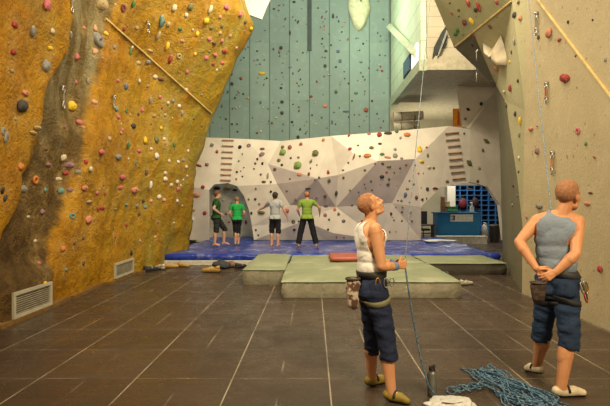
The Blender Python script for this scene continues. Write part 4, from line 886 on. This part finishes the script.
    for nm, a, b_, r0, r1 in prims:
        dd = segdist(co, a, b_, r0, r1); w = dd < best; best[w] = dd[w]; reg[w] = tags.index(nm)
    R = dict(root=root, me=me, co=co, reg=lambda *n: np.isin(reg, [tags.index(q) for q in n if q in tags]), J=J, s=s, HR=HR, h=h, Rp=Rp, Rc=Rc, Rw=Rw, body=body, skin=skin, up=(Nk - P).normalized())
    # head-local coordinates of every vertex
    R['hl'] = (co - np.array(Hd)) @ np.array(HR) / hsc
    return R
def frame3(z):
    x, y, z = frame_of(z); return Matrix((x, y, z)).transposed()
def eyes(R):
    bv = BVHTree.FromPolygons([V(c) for c in R['co']], [tuple(p.vertices) for p in R['me'].polygons]); fw = R['HR'] @ V((0, 1, 0)); s = R['s']
    for sd in (-1, 1):
        o = R['h'](sd * .031, .2, .004); r = bv.ray_cast(o, -fw)
        if r[0] is None: continue
        bm = bmesh.new(); add_ellipsoid(bm, r[0] - fw * .003 * s, (.0135 * s, .006 * s, .0085 * s), R['HR'], 12, 8); e = bm_obj('eye', bm, M('eye_white', (.62, .58, .52), .3, .05), R['root'], True)
        bm = bmesh.new(); add_ellipsoid(bm, r[0] + fw * .0015 * s, (.0055 * s, .0035 * s, .0055 * s), R['HR'], 10, 6); bm_obj('iris', bm, M('iris_dark', (.03, .025, .02), .2), e, True)
    r = bv.ray_cast(R['h'](0, .2, -.0635), -fw)
    if r[0] is not None:
        bm = bmesh.new(); add_ellipsoid(bm, r[0] - fw * .002 * s, (.024 * s, .006 * s, .0055 * s), R['HR'], 14, 8); bm_obj('lips', bm, M('lip_red', (.33, .10, .065), .5), R['root'], True)
def hair(R, mat, length, line=.055, back=-.075):
    x, y, z = R['hl'].T
    front = line - np.clip(y, -.2, .2) * 0
    keep = R['reg']('head', 'neck') & (((y < .02) & (z > back + np.clip(y + .06, 0, .1) * .9)) | ((y >= .02) & (z > front)))  & (z > back)
    keep &= ~((np.abs(x) > .055) & (y > .0) & (z < .02))
    return shell('hair', R['me'], keep, length, mat, R['root'], length * .5, 60, length * .9)
def tank(R, name, mat, low=.0, off=.010, fold=.006, arm_r=.100, neck_r=.098):
    co, s, J = R['co'], R['s'], R['J']; up = np.array(R['up']); base = np.array(J['pelvis'])
    t = (co - base) @ up
    keep = R['reg']('torso', 'thigh') & (t > low)
    for k in ('shR', 'shL'):
        sh = np.array(J[k]) + np.array(R['up']) * .0; keep &= np.linalg.norm(co - sh, axis=1) > arm_r * s
    keep &= np.linalg.norm(co - np.array(J['neck'] + (J['neck'] - J['chest']).normalized() * .02), axis=1) > neck_r * s
    oa = off + .016 * np.clip(1 - (t - low) / (.22 * s), 0, 1)
    return shell(name, R['me'], keep, off, mat, R['root'], fold, 5, .008, 30, oa)
def tshirt(R, name, mat, low=-.06, off=.014, sleeve=.62):
    co, s, J = R['co'], R['s'], R['J']; up = np.array(R['up']); t = (co - np.array(J['pelvis'])) @ up
    keep = R['reg']('torso', 'thigh') & (t > low * s)
    for k in ('R', 'L'):
        a = np.array(J['sh' + k]); b = np.array(J['el' + k]); q = ((co - a) @ (b - a)) / ((b - a) @ (b - a))
        keep |= R['reg']('arm') & (q < sleeve) & (np.linalg.norm(co - a, axis=1) < .3 * s)
    keep |= R['reg']('neck') & (np.linalg.norm(co - np.array(J['neck']), axis=1) < .055 * s)
    oa = off + .022 * np.clip(1 - (t - low * s) / (.35 * s), 0, 1)
    return shell(name, R['me'], keep, off, mat, R['root'], .008, 8, .010, 5, oa)
def trousers(R, name, mat, hem, flare=1.0, voxel=.007, fold=.012, top=.10):
    """hem: fraction of the shin covered (0 = knee)"""
    J, s = R['J'], R['s']; bm = bmesh.new()
    P = J['pelvis']; add_ellipsoid(bm, P + R['up'] * .005, (.180 * s, .134 * s, .125 * s), R['Rp'])
    add_capsule(bm, P - R['up'] * .0, P + R['up'] * top * s, .150 * s, .142 * s, 20, 3, 1.0, .82, R['Rp'] @ V((1, 0, 0)), True)
    for sd, k in ((1, 'R'), (-1, 'L')):
        hp, kn, an = J['hip' + k], J['kn' + k], J['an' + k]
        add_ellipsoid(bm, P + R['Rp'] @ V((sd * .074, -.074, -.05)) * s, (.096 * s, .084 * s, .10 * s), R['Rp'])
        add_capsule(bm, hp + V((0, 0, .03)), kn, .108 * s, .083 * s * flare, 18, 4)
        e = kn + (an - kn) * hem; add_capsule(bm, kn, e, .084 * s * flare, (.082 - .018 * max(0, hem - .4)) * s * flare, 18, 4, flat=True)
        add_ellipsoid(bm, kn, (.083 * s * flare,) * 3)
    me = remeshed(bm, voxel, 3, name); co, no = arrays(me)
    for i, v in enumerate(me.vertices):
        p = V(co[i]); d = noise.fractal(V((p.x * 7, p.y * 7, p.z * 11)), 1, 2, 3) + .6 * math.sin(p.z * 55 + 6 * noise.noise(p * 6)) * .35
        v.co = p + V(no[i]) * fold * d
    return link(name, me, mat, R['root'], True)
def band(name, R, c, n, width, objs, off, mat, parent, rmax=.32, seg=40, thick=.008):
    """strap laid round the body at c, square to n, resting on the clothes"""
    vs, fs = [], []
    for o in objs:
        b = len(vs); vs += [v.co.copy() for v in o.data.vertices]; fs += [tuple(b + i for i in p.vertices) for p in o.data.polygons]
    bv = BVHTree.FromPolygons(vs, fs); x, y, z = frame_of(n); g = []
    for row in (-.5, 0, .5):
        cc = c + z * width * row; ring = []
        for k in range(seg):
            d = x * math.cos(k * 2 * math.pi / seg) + y * math.sin(k * 2 * math.pi / seg)
            q = bv.ray_cast(cc + d * rmax, -d, rmax); ring.append((q[0] - cc).dot(d) if q[0] is not None else None)
        ok = [r for r in ring if r is not None]; av = sum(ok) / len(ok) if ok else .1
        ring = [r if r is not None else av for r in ring]; ring = [max(r, (ring[k - 1] + ring[(k + 1) % seg]) / 2) for k, r in enumerate(ring)]
        g.append([cc + (x * math.cos(k * 2 * math.pi / seg) + y * math.sin(k * 2 * math.pi / seg)) * (r + off) for k, r in enumerate(ring)])
    v2 = [p for r in g for p in r]; f2 = [(i * seg + k, i * seg + (k + 1) % seg, (i + 1) * seg + (k + 1) % seg, (i + 1) * seg + k) for i in range(2) for k in range(seg)]
    o = mesh_obj(name, v2, f2, mat, parent, True); m = o.modifiers.new('t', 'SOLIDIFY'); m.thickness = thick; m.offset = 0; return o
def shoe(R, k, mat, sole, strap=None):
    J, s = R['J'], R['s']; an, toe = J['an' + k], J['toe' + k]; fd = toe - an; fd.z = 0; fd.normalize(); sd = V((-fd.y, fd.x, 0))
    heel = an - fd * .035 * s; heel.z = min(an.z - .035 * s, heel.z); tz = toe.z
    bm = bmesh.new(); add_capsule(bm, heel + V((0, 0, .012)), an + V((0, 0, -.028)), .041 * s, .042 * s, 14); add_capsule(bm, an + V((0, 0, -.035)), an + (toe - an) * .62, .042 * s, .043 * s, 14); add_capsule(bm, an + (toe - an) * .6, toe + fd * .008, .042 * s, .030 * s, 14, 4)
    me = remeshed(bm, .007, 3, 'shoe')
    zl = heel.z - .034
    for v in me.vertices:
        q = (v.co - heel).dot(fd) / max((toe - heel).dot(fd), .01); g = zl + (tz - .028 - zl) * max(0, min(1, q)); v.co.z = max(v.co.z, g)
    o = link('shoe', me, mat, R['root'], True)
    bm = bmesh.new(); bm.from_mesh(me)
    bmesh.ops.delete(bm, geom=[v for v in bm.verts if v.co.z > (zl + (tz - .028 - zl) * max(0, min(1, (v.co - heel).dot(fd) / max((toe - heel).dot(fd), .01)))) + .020 * s], context='VERTS')
    bm.normal_update()
    for v in bm.verts: v.co += v.normal * .004
    m2 = bpy.data.meshes.new('sole'); bm.to_mesh(m2); bm.free(); link('sole', m2, sole, o, True)
    if strap:
        a = an + (toe - an) * .28; bm = bmesh.new(); pts = [a + sd * (.046 * s * math.cos(t)) + V((0, 0, 1)) * (.046 * s * math.sin(t) - .015) for t in (math.pi * q / 8 for q in range(9))]; bm.free()
        tube('strap', pts, .010, strap, o)
    return o
def rot(yaw, pitch=0, roll=0):
    """head frame: y is forward. yaw turns counter-clockwise from +Y, pitch looks up"""
    return (Matrix.Rotation(yaw, 3, 'Z') @ Matrix.Rotation(pitch, 3, 'X') @ Matrix.Rotation(roll, 3, 'Y'))

HB = M('harness_black', (.02, .02, .022), .6); HO = M('harness_olive', (.15, .14, .07), .7)
def harness(R, wear, belt_c, belt_n, loopmat):
    e = bpy.data.objects.new('harness', None); C.objects.link(e); e.parent = R['root']
    band('belt', R, belt_c, belt_n, .055, wear, .006, HB, e, .34, 44, .012)
    for k in 'RL':
        hp, kn = R['J']['hip' + k], R['J']['kn' + k]; ax = (hp - kn).normalized(); c = hp + (kn - hp) * .20
        tilt = (ax + (R['Rp'] @ V((.35 if k == 'R' else -.35, 0, 0)))).normalized()
        band('leg_loop', R, c, tilt, .042, [o for o in wear if 'tank' not in o.name], .006, loopmat, e, .20, 36, .010)
    return e
def carabiners(e, p, n, items, up=V((0, 0, -1))):
    """gear hanging from the harness loops"""
    for k, (dx, L, col) in enumerate(items):
        a = p + dx; u = n.cross(up).normalized(); q = a + up * L * .5
        tube('carabiner', ring_pts(q, .020, L * .5, u, up), .0055, ST if col == 'steel' else M('gear_' + col, dict(red=(.4, .03, .02), gold=(.5, .3, .05))[col], .3, metal=.7), e, True)

# ---- man in the white vest, belaying and looking up
PX = W(373, 300, 4.42).x; R0 = V((PX, 4.42, 0))
def jj(px, py, Y, root): return W(px, py, Y) - root
J = dict(pelvis=jj(372, 283, 4.43, R0), waist=jj(371, 266, 4.43, R0), chest=jj(370, 241, 4.43, R0), neck=jj(369.5, 224, 4.44, R0), head=jj(370.5, 205.5, 4.44, R0),
 shR=jj(375.5, 229, 4.27, R0), shL=jj(366, 229, 4.60, R0), elR=jj(381.5, 266, 4.23, R0), elL=jj(381, 264, 4.62, R0), wrR=jj(397, 266.5, 4.33, R0), wrL=jj(395, 263.5, 4.56, R0),
 hipR=jj(374.5, 290, 4.345, R0), hipL=jj(369.5, 290, 4.50, R0), knR=jj(387, 339, 4.30, R0), anR=jj(391.5, 393, 4.26, R0), toeR=jj(406, 401, 4.20, R0), knL=jj(373, 334, 4.53, R0), anL=jj(371.5, 378.5, 4.62, R0), toeL=jj(387, 384, 4.70, R0))
J['toeR'].z = .03; J['anR'].z = .078; J['anL'].z = .08; J['toeL'].z = .03
rx = V((1, .25, 0)).normalized()
hands = {'R': (V((.8, .35, .15)), V((.2, .9, .1)), V((0, .1, 1)), .75), 'L': (V((.75, -.45, .05)), V((.3, -.8, -.3)), V((0, .1, 1)), .75)}
P1 = build_person(J, rx, rot(-math.pi / 2 + .20, math.radians(33)), 'man in white vest and navy climbing trousers, looking up and holding a rope', 'climbers in the foreground', SKIN, 1.0, .0055, hands, R0)
eyes(P1); hair(P1, M('buzz_ginger', (.34, .155, .07), .9, .25, 60, .5), .0030, .078, -.05)
vest = tank(P1, 'tank_top', cloth_mat('vest_white', (.80, .78, .73), .85, .08), .055, .012, .006)
NAVY = cloth_mat('navy_cloth', (.018, .026, .060), .85, .35, 5)
tr1 = trousers(P1, 'trousers', NAVY, .40, .98)
HN = harness(P1, [tr1, vest], P1['J']['pelvis'] + P1['up'] * .085, P1['up'], HO)
YS_ = M('shoe_yellow', (.22, .16, .02), .6); BK = M('rubber_black', (.012, .012, .012), .6); CRM = M('shoe_cream', (.55, .47, .33), .6)
shoe(P1, 'R', YS_, BK, BK); shoe(P1, 'L', YS_, BK, BK)
for k in 'RL':
    a, b = P1['J']['el' + k], P1['J']['wr' + k]; band('wristband', P1, a + (b - a) * .88, b - a, .045, [P1['body']], .003, M('band_blue', (.16, .24, .42), .7), P1['root'], .08, 20, .004)
p = P1['J']['pelvis'] + V((.10, -.175, .07)); carabiners(HN, p, V((.2, -1, 0)), [(V((0, 0, 0)), .08, 'steel'), (V((.05, .01, 0)), .07, 'steel'), (V((-.07, .0, 0)), .09, 'gold')])
bd = bpy.data.objects.new('belay_device', None)
# chalk bag that hangs behind him
cb = W(353, 281, 4.34); e = empty('chalk_bag', cb, 'patterned brown and white chalk bag hanging behind the man in white vest', 'bag')
def chalk_bag(e, c1, c2):
    bm = bmesh.new(); add_capsule(bm, (0, 0, -.20), (0, 0, -.03), .048, .062, 18, 4)
    for v in bm.verts: v.co += V((noise.noise(v.co * 14), noise.noise(v.co * 14 + V((4, 0, 0))), 0)) * .012
    t = NT(c1); n = t.noise(16, 3, .6); t.out(t.mix(t.ramp(n, .46, .54), *c2), .9, n, .4, .03); bm_obj('pouch', bm, t.m, e, True)
    tube('rim', ring_pts(V((0, 0, .02)), .058, .058, V((1, 0, 0)), V((0, 1, 0))), .011, M('rim_dark', (.05, .035, .025), .8), e, True)
    tube('cord', [V((.03, 0, .02)), V((.05, .03, .05)), V((.075, .06, .055))], .005, M('rim_dark', (.05, .035, .025), .8), e)
chalk_bag(e, 'chalk_pattern', ((.10, .05, .03), (.50, .42, .33)))

# ---- man in the grey-blue vest seen from behind
R2 = V((W(557, 300, 4.5).x, 4.5, 0))
J = dict(pelvis=jj(557, 281, 4.49, R2), waist=jj(556, 263, 4.48, R2), chest=jj(556.5, 236, 4.47, R2), neck=jj(562, 214, 4.45, R2), head=jj(568, 195.5, 4.44, R2),
 shR=jj(578, 221, 4.42, R2), shL=jj(538, 220, 4.57, R2), elR=jj(575.5, 254, 4.26, R2), elL=jj(519, 242, 4.50, R2), wrR=jj(556, 272, 4.27, R2), wrL=jj(536, 268, 4.33, R2),
 hipR=jj(565, 290, 4.45, R2), hipL=jj(549, 290, 4.54, R2), knR=jj(570, 338, 4.38, R2), anR=jj(561, 387, 4.36, R2), toeR=jj(583, 396, 4.33, R2), knL=jj(542, 330, 4.68, R2), anL=jj(537, 366, 4.88, R2), toeL=jj(526, 378, 4.98, R2))
J['anR'].z = .080; J['toeR'].z = .032; J['anL'].z = .105; J['toeL'] = J['anL'] + V((-.04, .12, 0)); J['toeL'].z = .035
J['toeR'] = J['anR'] + V((.19, .015, 0)); J['toeR'].z = .032
hands = {'R': (V((-.85, -.05, -.45)), V((.2, .9, .0)), V((-.3, -.2, .9)), .55), 'L': (V((.75, -.15, -.65)), V((.2, .9, .2)), V((.3, -.2, .9)), .55)}
P2 = build_person(J, V((.42, .9, 0)), rot(-1.0, math.radians(4), math.radians(4)), 'shaven-headed man in grey-blue vest and denim climbing shorts, hands behind his back', 'climbers in the foreground', SKIN2, 1.06, .0058, hands, R2, 4, 1.04, 1.13)
eyes(P2); hair(P2, M('buzz_brown', (.32, .15, .075), .9, .25, 60, .5), .0030, .074, -.05)
vest2 = tank(P2, 'tank_top', cloth_mat('vest_grey_blue', (.205, .25, .31)), .085, .012, .006, .105, .085)
tr2 = trousers(P2, 'shorts', cloth_mat('denim_blue', (.022, .042, .090), .85, .35, 5), .22, 1.0, .0075, .013)
HN2 = harness(P2, [tr2, vest2], P2['J']['pelvis'] + P2['up'] * .085, P2['up'], HB)
shoe(P2, 'R', CRM, BK, BK); shoe(P2, 'L', CRM, BK, BK)
p = W(580.5, 282, 4.36) - R2
carabiners(HN2, p, V((.6, -.8, 0)), [(V((0, 0, 0)), .10, 'steel'), (V((.03, 0, .01)), .12, 'steel'), (V((.055, .02, 0)), .10, 'gold'), (V((.035, .01, -.07)), .10, 'steel'), (V((.04, .0, -.10)), .08, 'red')], V((.25, 0, -1)).normalized())
e = empty('chalk_bag', W(538, 284, 4.20), 'dark brown fleece chalk bag behind the man in grey-blue vest', 'bag'); chalk_bag(e, 'chalk_brown', ((.035, .02, .015), (.07, .045, .03))); e.scale = (1, 1, .62)

# ---- four climbers on the blue mat
def bg_joints(face, ht=1.66, arms=None, legs=None, lean=0.0):
    k = ht / 1.75; f = V((math.cos(face), math.sin(face), 0)); r = V((f.y, -f.x, 0))
    def q(a, b, z): return (r * a + f * b) * k + V((0, 0, z * k))
    D = dict(pelvis=q(0, 0, .95), waist=q(0, lean * .3, 1.10), chest=q(0, lean * .7, 1.31), neck=q(0, lean, 1.48), head=q(0, lean + .03, 1.645))
    for sd, n in ((1, 'R'), (-1, 'L')):
        D['sh' + n] = q(sd * .185, lean, 1.44); D['el' + n] = q(sd * .235, -.02 + lean, 1.16); D['wr' + n] = q(sd * .25, .08, .92)
        D['hip' + n] = q(sd * .085, 0, .90); D['kn' + n] = q(sd * .10, .02, .49); D['an' + n] = q(sd * .11, -.02, .08); D['toe' + n] = q(sd * .14, .14, .03)
    for src in (arms or {}, legs or {}):
        for n, v in src.items(): D[n] = q(*v)
    return D, f, k
MATTOP = .325
def bg_person(px, Y, face, lab, skin, head_yaw=0.0, head_pitch=0.0, ht=1.66, **kw):
    J, f, k = bg_joints(face, ht, kw.get('arms'), kw.get('legs'), kw.get('lean', 0))
    loc = W(px, 246, Y); loc.z = MATTOP
    return build_person(J, f, rot(face - math.pi / 2 + head_yaw, head_pitch), lab, 'climbers on the blue mat', skin, k, .011, None, loc, 3, 1.0)
BLK = cloth_mat('cloth_black', (.012, .012, .014)); CH = cloth_mat('cloth_charcoal', (.022, .024, .022))
Q = bg_person(216.5, 15.6, .35, 'man in dark green T-shirt and black knee-length shorts on blue mat, hand on hip', SKINB, 0, -.15, 1.70, arms=dict(elR=(.28, -.14, 1.20), wrR=(.17, .10, 1.04)), legs=dict(knL=(-.16, .30, .53), anL=(-.17, .26, .10), toeL=(-.20, .44, .03), anR=(.10, -.08, .08), knR=(.10, -.02, .50), toeR=(.12, .08, .03)))
hair(Q, M('hair_brown', (.13, .05, .02), .8, .3, 40, .5), .022, .06, -.07); tshirt(Q, 'tshirt', cloth_mat('tee_dark_green', (.018, .075, .02))); trousers(Q, 'shorts', CH, .12, 1.05, .013); eyes(Q)
Q = bg_person(237, 16.1, 1.75, 'person in bright green T-shirt and black trousers seen from behind at the alcove', SKINB, 0, -.45, 1.52, arms=dict(elR=(.27, .05, 1.17), elL=(-.27, .05, 1.17), wrR=(.20, .20, .98), wrL=(-.20, .20, .98)), legs=dict(knR=(.06, .02, .49), knL=(-.06, .02, .49), anR=(.05, 0, .08), anL=(-.06, -.04, .08), toeR=(.08, .16, .03), toeL=(-.08, .12, .03)), lean=.08)
hair(Q, M('hair_sandy', (.22, .12, .05), .8, .3, 40, .5), .014, .06, -.06); tshirt(Q, 'tshirt', cloth_mat('tee_bright_green', (.015, .30, .06))); trousers(Q, 'trousers', BLK, .45, .9, .013)
Q = bg_person(275, 15.4, 1.25, 'man in light grey T-shirt and black shorts on blue mat, one arm stretched out', SKINB, .0, .05, 1.66, arms=dict(elL=(-.42, .12, 1.28), wrL=(-.62, .16, 1.20), elR=(.30, .02, 1.20), wrR=(.36, .14, .98)), legs=dict(knR=(.11, .02, .49), knL=(-.12, .02, .49)))
hair(Q, M('hair_black', (.02, .015, .012), .7, .3, 40, .5), .016, .05, -.085); tshirt(Q, 'tshirt', cloth_mat('tee_grey', (.36, .38, .38))); trousers(Q, 'shorts', BLK, .10, 1.1, .013)
Q = bg_person(307, 15.3, 1.62, 'man in lime green T-shirt and long black trousers on blue mat, legs apart', SKINB, 0, .1, 1.68, arms=dict(elR=(.40, .06, 1.25), wrR=(.42, .20, 1.05), elL=(-.30, .04, 1.19), wrL=(-.24, .22, 1.02)), legs=dict(hipR=(.10, 0, .88), hipL=(-.10, 0, .88), knR=(.20, .03, .48), anR=(.30, -.02, .08), toeR=(.36, .12, .03), knL=(-.20, .03, .48), anL=(-.28, -.02, .08), toeL=(-.34, .12, .03)))
hair(Q, M('hair_ginger', (.36, .15, .06), .8, .3, 40, .5), .006, .06, -.06); tshirt(Q, 'tshirt', cloth_mat('tee_lime', (.20, .30, .045))); trousers(Q, 'trousers', BLK, .93, 1.18, .013, .008)

# ------------------------------------------------------------------ ropes and gear on the floor
RBL = NT('rope_blue'); x = RBL.noise(45, 2); RBL.out(RBL.mix(RBL.ramp(x, .45, .6), (.030, .085, .15), (.13, .22, .29)), .8, x, .4, .01)
hnd = P1['J']['wrR'] + R0 + V((.075, .04, .015))
def catenary(a, b, sag, n=14): return [a + (b - a) * (k / n) + V((0, 0, -sag * 4 * (k / n) * (1 - k / n))) for k in range(n + 1)]
random.seed(5)
heap = []; A = W(479, 376, 5.0); A.z = 0; B = W(540, 416, 4.1); B.z = 0; ax = (B - A); pr = V((-ax.y, ax.x, 0)).normalized()
n = 34
for k in range(n):
    off = (random.random() - .5) * .40; s0 = random.uniform(-.02, .22); s1 = random.uniform(.72, 1.12); z = .008 + .06 * random.random() * (1 - abs(off) * 2)
    for t in np.linspace(0, 1, 9):
        u = s0 + (s1 - s0) * t if k % 2 == 0 else s1 - (s1 - s0) * t
        heap.append(A + ax * u + pr * (off * (.55 + .6 * u) + .05 * math.sin(u * 9 + k)) + V((0, 0, max(.008, z + .015 * math.sin(u * 12 + k * 2)))))
    e_ = heap[-1]; heap.append(e_ + (ax.normalized() * (.07 if k % 2 == 0 else -.07)) + pr * random.uniform(-.05, .05))
tail = []
T0 = W(484, 388, 4.6); T0.z = .01
for k in range(60):
    t = k / 59; tail.append(V((T0.x - .36 * t + .05 * math.cos(k * .75), T0.y - .16 * t + .06 * math.sin(k * .75), .012 + .02 * (math.sin(k * 1.1) > 0))))
fl_ = W(431, 399, 4.32); fl_.z = .012
line = catenary(hnd, W(424, 372, 4.36), .07, 12)[:-1] + [W(428.5, 386, 4.36), V((W(433, 395, 4.36).x, 4.30, .05)), V((1.10, 4.32, .012)), V((1.16, 4.36, .012))]
cr = tube('climbing_rope', [heap, tail, line], .0070, RBL.m, None, False, 2); tag(cr, 'blue climbing rope heaped on the floor and running up to the white-vested man', 'rope')
RP = NT('rope_pale'); x = RP.noise(45, 2); RP.out(RP.mix(RP.ramp(x, .45, .6), (.14, .19, .23), (.28, .33, .36)), .8, x, .4, .01)
cr = tube('climbing_rope', [hnd, W(433, -30, 9.0)], .0045, RP.m, None, False, 2); tag(cr, 'thin pale rope rising from the hands of the man in the white vest', 'rope')
wst = P2['J']['pelvis'] + R2 + V((.10, .20, .10))
cr = tube('climbing_rope', [wst, W(526.5, -20, 9.1)], .008, RP.m, None, False, 2); tag(cr, 'pale blue rope running up the beige wall from the shaven-headed man', 'rope')
bt = W(431.5, 395, 4.42); e = empty('water_bottle', (bt.x, 4.40, 0), 'grey metal drinking flask with black cap standing by the rope heap', 'bottle')
bm = bmesh.new(); add_capsule(bm, (0, 0, .012), (0, 0, .185), .041, .041, 22, 4); add_capsule(bm, (0, 0, .0), (0, 0, .02), .040, .041, 22, flat=True); bm_obj('body', bm, M('flask_grey', (.20, .20, .18), .35, .15, 8, .05, .5, .5), e, True)
bm = bmesh.new(); add_capsule(bm, (0, 0, .215), (0, 0, .248), .030, .027, 18, flat=True); add_capsule(bm, (-.018, 0, .248), (.018, 0, .262), .010, .010, 10); bm_obj('cap', bm, BK, e)
bm = bmesh.new(); add_capsule(bm, (0, 0, .205), (0, 0, .217), .033, .033, 18, flat=True); bm_obj('collar', bm, ST, e)
bg = W(452, 408, 4.12); e = empty('rope_bag', (bg.x, 4.10, 0), 'crumpled white rope bag on the floor in front of the metal flask', 'bag')
bm = bmesh.new(); bmesh.ops.create_icosphere(bm, subdivisions=5, radius=1)
for v in bm.verts:
    q = v.co.copy(); rd = 1 + .22 * noise.fractal(q * 1.6, 1, 2, 4) + .06 * math.sin(q.x * 14 + 4 * noise.noise(q * 3))
    v.co = V((q.x * .20 * rd, q.y * .16 * rd, max(.004, (q.z * .055 * rd + .028 + .02 * q.x * q.z))))
bm_obj('sack', bm, cloth_mat('bag_fabric', (.55, .54, .50), .8, .2, 14), e, True)
tube('drawstring', [V((-.10, -.05, .075)), V((-.02, -.09, .08)), V((.06, -.06, .08)), V((.12, 0, .065)), V((.20, .02, .01))], .005, M('rim_dark', (.05, .035, .025), .8), e)

def floor_shoe(px, py, yaw, mat, lab, s=1.0, z=0.0, group='shoes left on the floor'):
    p = W(px, py, (H - z) * F / (py - VY)); e = empty('climbing_shoe', p, lab, 'shoe', group, yaw)
    bm = bmesh.new(); add_capsule(bm, (-.10, 0, .045), (0, 0, .042), .040, .042, 12); add_capsule(bm, (0, 0, .042), (.12, .012, .032), .042, .028, 12); add_capsule(bm, (-.105, 0, .05), (-.09, 0, .10), .036, .036, 12, flat=True)
    for v in bm.verts: v.co = V((v.co.x * s, v.co.y * s, max(.004, v.co.z * s)))
    bm_obj('upper', bm, mat, e, True)
    bm = bmesh.new(); add_capsule(bm, (-.10, 0, .008), (0, 0, .008), .042, .044, 14, 3, .18, 1, (0, 0, 1)); add_capsule(bm, (0, 0, .008), (.13, .012, .008), .044, .030, 14, 3, .18, 1, (0, 0, 1))
    for v in bm.verts: v.co = V((v.co.x * s, v.co.y * s, max(0, v.co.z * s)))
    bm_obj('sole', bm, BK, e, True)
    tube('strap', [V((0, -.042, .055)) * s, V((0, -.02, .086)) * s, V((0, .02, .086)) * s, V((0, .042, .055)) * s], .010, M('strap_pale', (.4, .38, .32)), e)
DS = M('shoe_dark', (.03, .025, .022)); WS = M('shoe_offwhite', (.42, .38, .30)); YL = M('shoe_mustard', (.40, .24, .05))
floor_shoe(151, 271.5, .9, DS, 'dark shoe on the floor at the foot of the ochre wall', 1.5); floor_shoe(160, 269.5, 2.4, WS, 'off-white shoe beside the dark one at the ochre wall foot', 1.4)
floor_shoe(171, 268, .2, YL, 'mustard shoe on the floor just before the blue mat', 1.3); floor_shoe(183, 267, -.4, YL, 'second mustard shoe, nearer the heap of dark bags', 1.2)
floor_shoe(211.5, 272.5, 2.9, YL, 'mustard and white shoe in front of the dark rucksack', 1.6); floor_shoe(241, 268.5, 1.0, DS, 'dark shoe between the tan bag and the green mat', 1.5)
floor_shoe(466.5, 285, .3, WS, 'off-white shoe on the floor beyond the corner of the nearest green mat', 1.1)
floor_shoe(446, 276.2, 1.2, DS, 'dark shoe against the brown-sided mat', 1.2)
def rucksack(px, py, Y, lab, mat, sx, sy, sz):
    e = empty('rucksack', (W(px, py, Y).x, Y, 0), lab, 'bag', 'bags left on the floor'); bm = bmesh.new(); bmesh.ops.create_icosphere(bm, subdivisions=4, radius=1)
    for v in bm.verts:
        q = v.co; r = 1 + .25 * noise.fractal(q * 1.5 + V((px, 0, 0)), 1, 2, 3); v.co = V((q.x * sx * r, q.y * sy * r, max(0, q.z * sz * r + sz * .7)))
    bm_obj('body', bm, mat, e, True)
    tube('strap', [V((-sx * .7, -sy * .7, sz * .7)), V((-sx * .2, -sy * 1.15, sz * .9)), V((sx * .4, -sy * 1.1, sz * .5)), V((sx * .9, -sy * .9, .02))], .015, M('strap_black', (.015, .015, .015)), e)
    bm = bmesh.new(); add_ellipsoid(bm, (0, -sy * .7, sz * .6), (sx * .45, sy * .4, sz * .4)); bm_obj('pocket', bm, mat, e, True)
rucksack(221, 271, 12.75, 'dark slumped rucksack on the floor before the blue mat', M('ruck_dark', (.035, .035, .04), .8), .23, .15, .12)
rucksack(231, 268, 13.0, 'small tan bag lying behind the dark rucksack', M('ruck_tan', (.17, .10, .05), .8), .12, .12, .10)

# ------------------------------------------------------------------ light
def area(name, loc, target, size, energy, col, size_y=None):
    l = bpy.data.lights.new(name, 'AREA'); l.energy = energy; l.color = col; l.size = size
    if size_y: l.shape = 'RECTANGLE'; l.size_y = size_y
    o = bpy.data.objects.new(name, l); C.objects.link(o); o.location = loc
    o.rotation_euler = (V(target) - V(loc)).to_track_quat('-Z', 'Y').to_euler(); return o
WARM = (1.0, .78, .48)
area('lamp_hall', (3.2, -2.5, 6.4), (.3, 6.5, .6), 1.6, 900, WARM)
area('lamp_wall', (1.0, 10.5, 9.5), (.5, 18, 2), 3.0, 980, (1.0, .87, .64), 1.5)
area('lamp_teal', (0.5, 16.0, 12.5), (0, 22, 6), 4.0, 250, (.86, 1.0, .84), 1.5)
area('lamp_gallery', (1.2, 19.0, 8.8), (3.6, 19.5, 9), 2.0, 90, (.85, 1.0, .75))
area('lamp_side', (2.2, 7.5, 9.0), (-4, 9.5, 3.2), 2.5, 330, (1.0, .82, .52))
area('fill_prow', (-2.0, 4.0, 5.5), (4, 9, 4), 2.5, 430, (1.0, .88, .62))  # unseen low fill light, added to brighten the prow and beige wall
area('fill_soffit', (5.2, 23.0, 2.9), (5.2, 24.2, 6.5), 1.2, 120, (1.0, .92, .66))  # unseen upward fill light, added to lighten the space under the gallery
area('lamp_reception', (6.4, 22.0, 4.6), (6.4, 22.5, 0), 1.5, 200, (1.0, .93, .8))
w = bpy.data.worlds.new('hall_air'); bpy.context.scene.world = w; w.use_nodes = True
w.node_tree.nodes['Background'].inputs[0].default_value = (1.0, .84, .60, 1); w.node_tree.nodes['Background'].inputs[1].default_value = .24
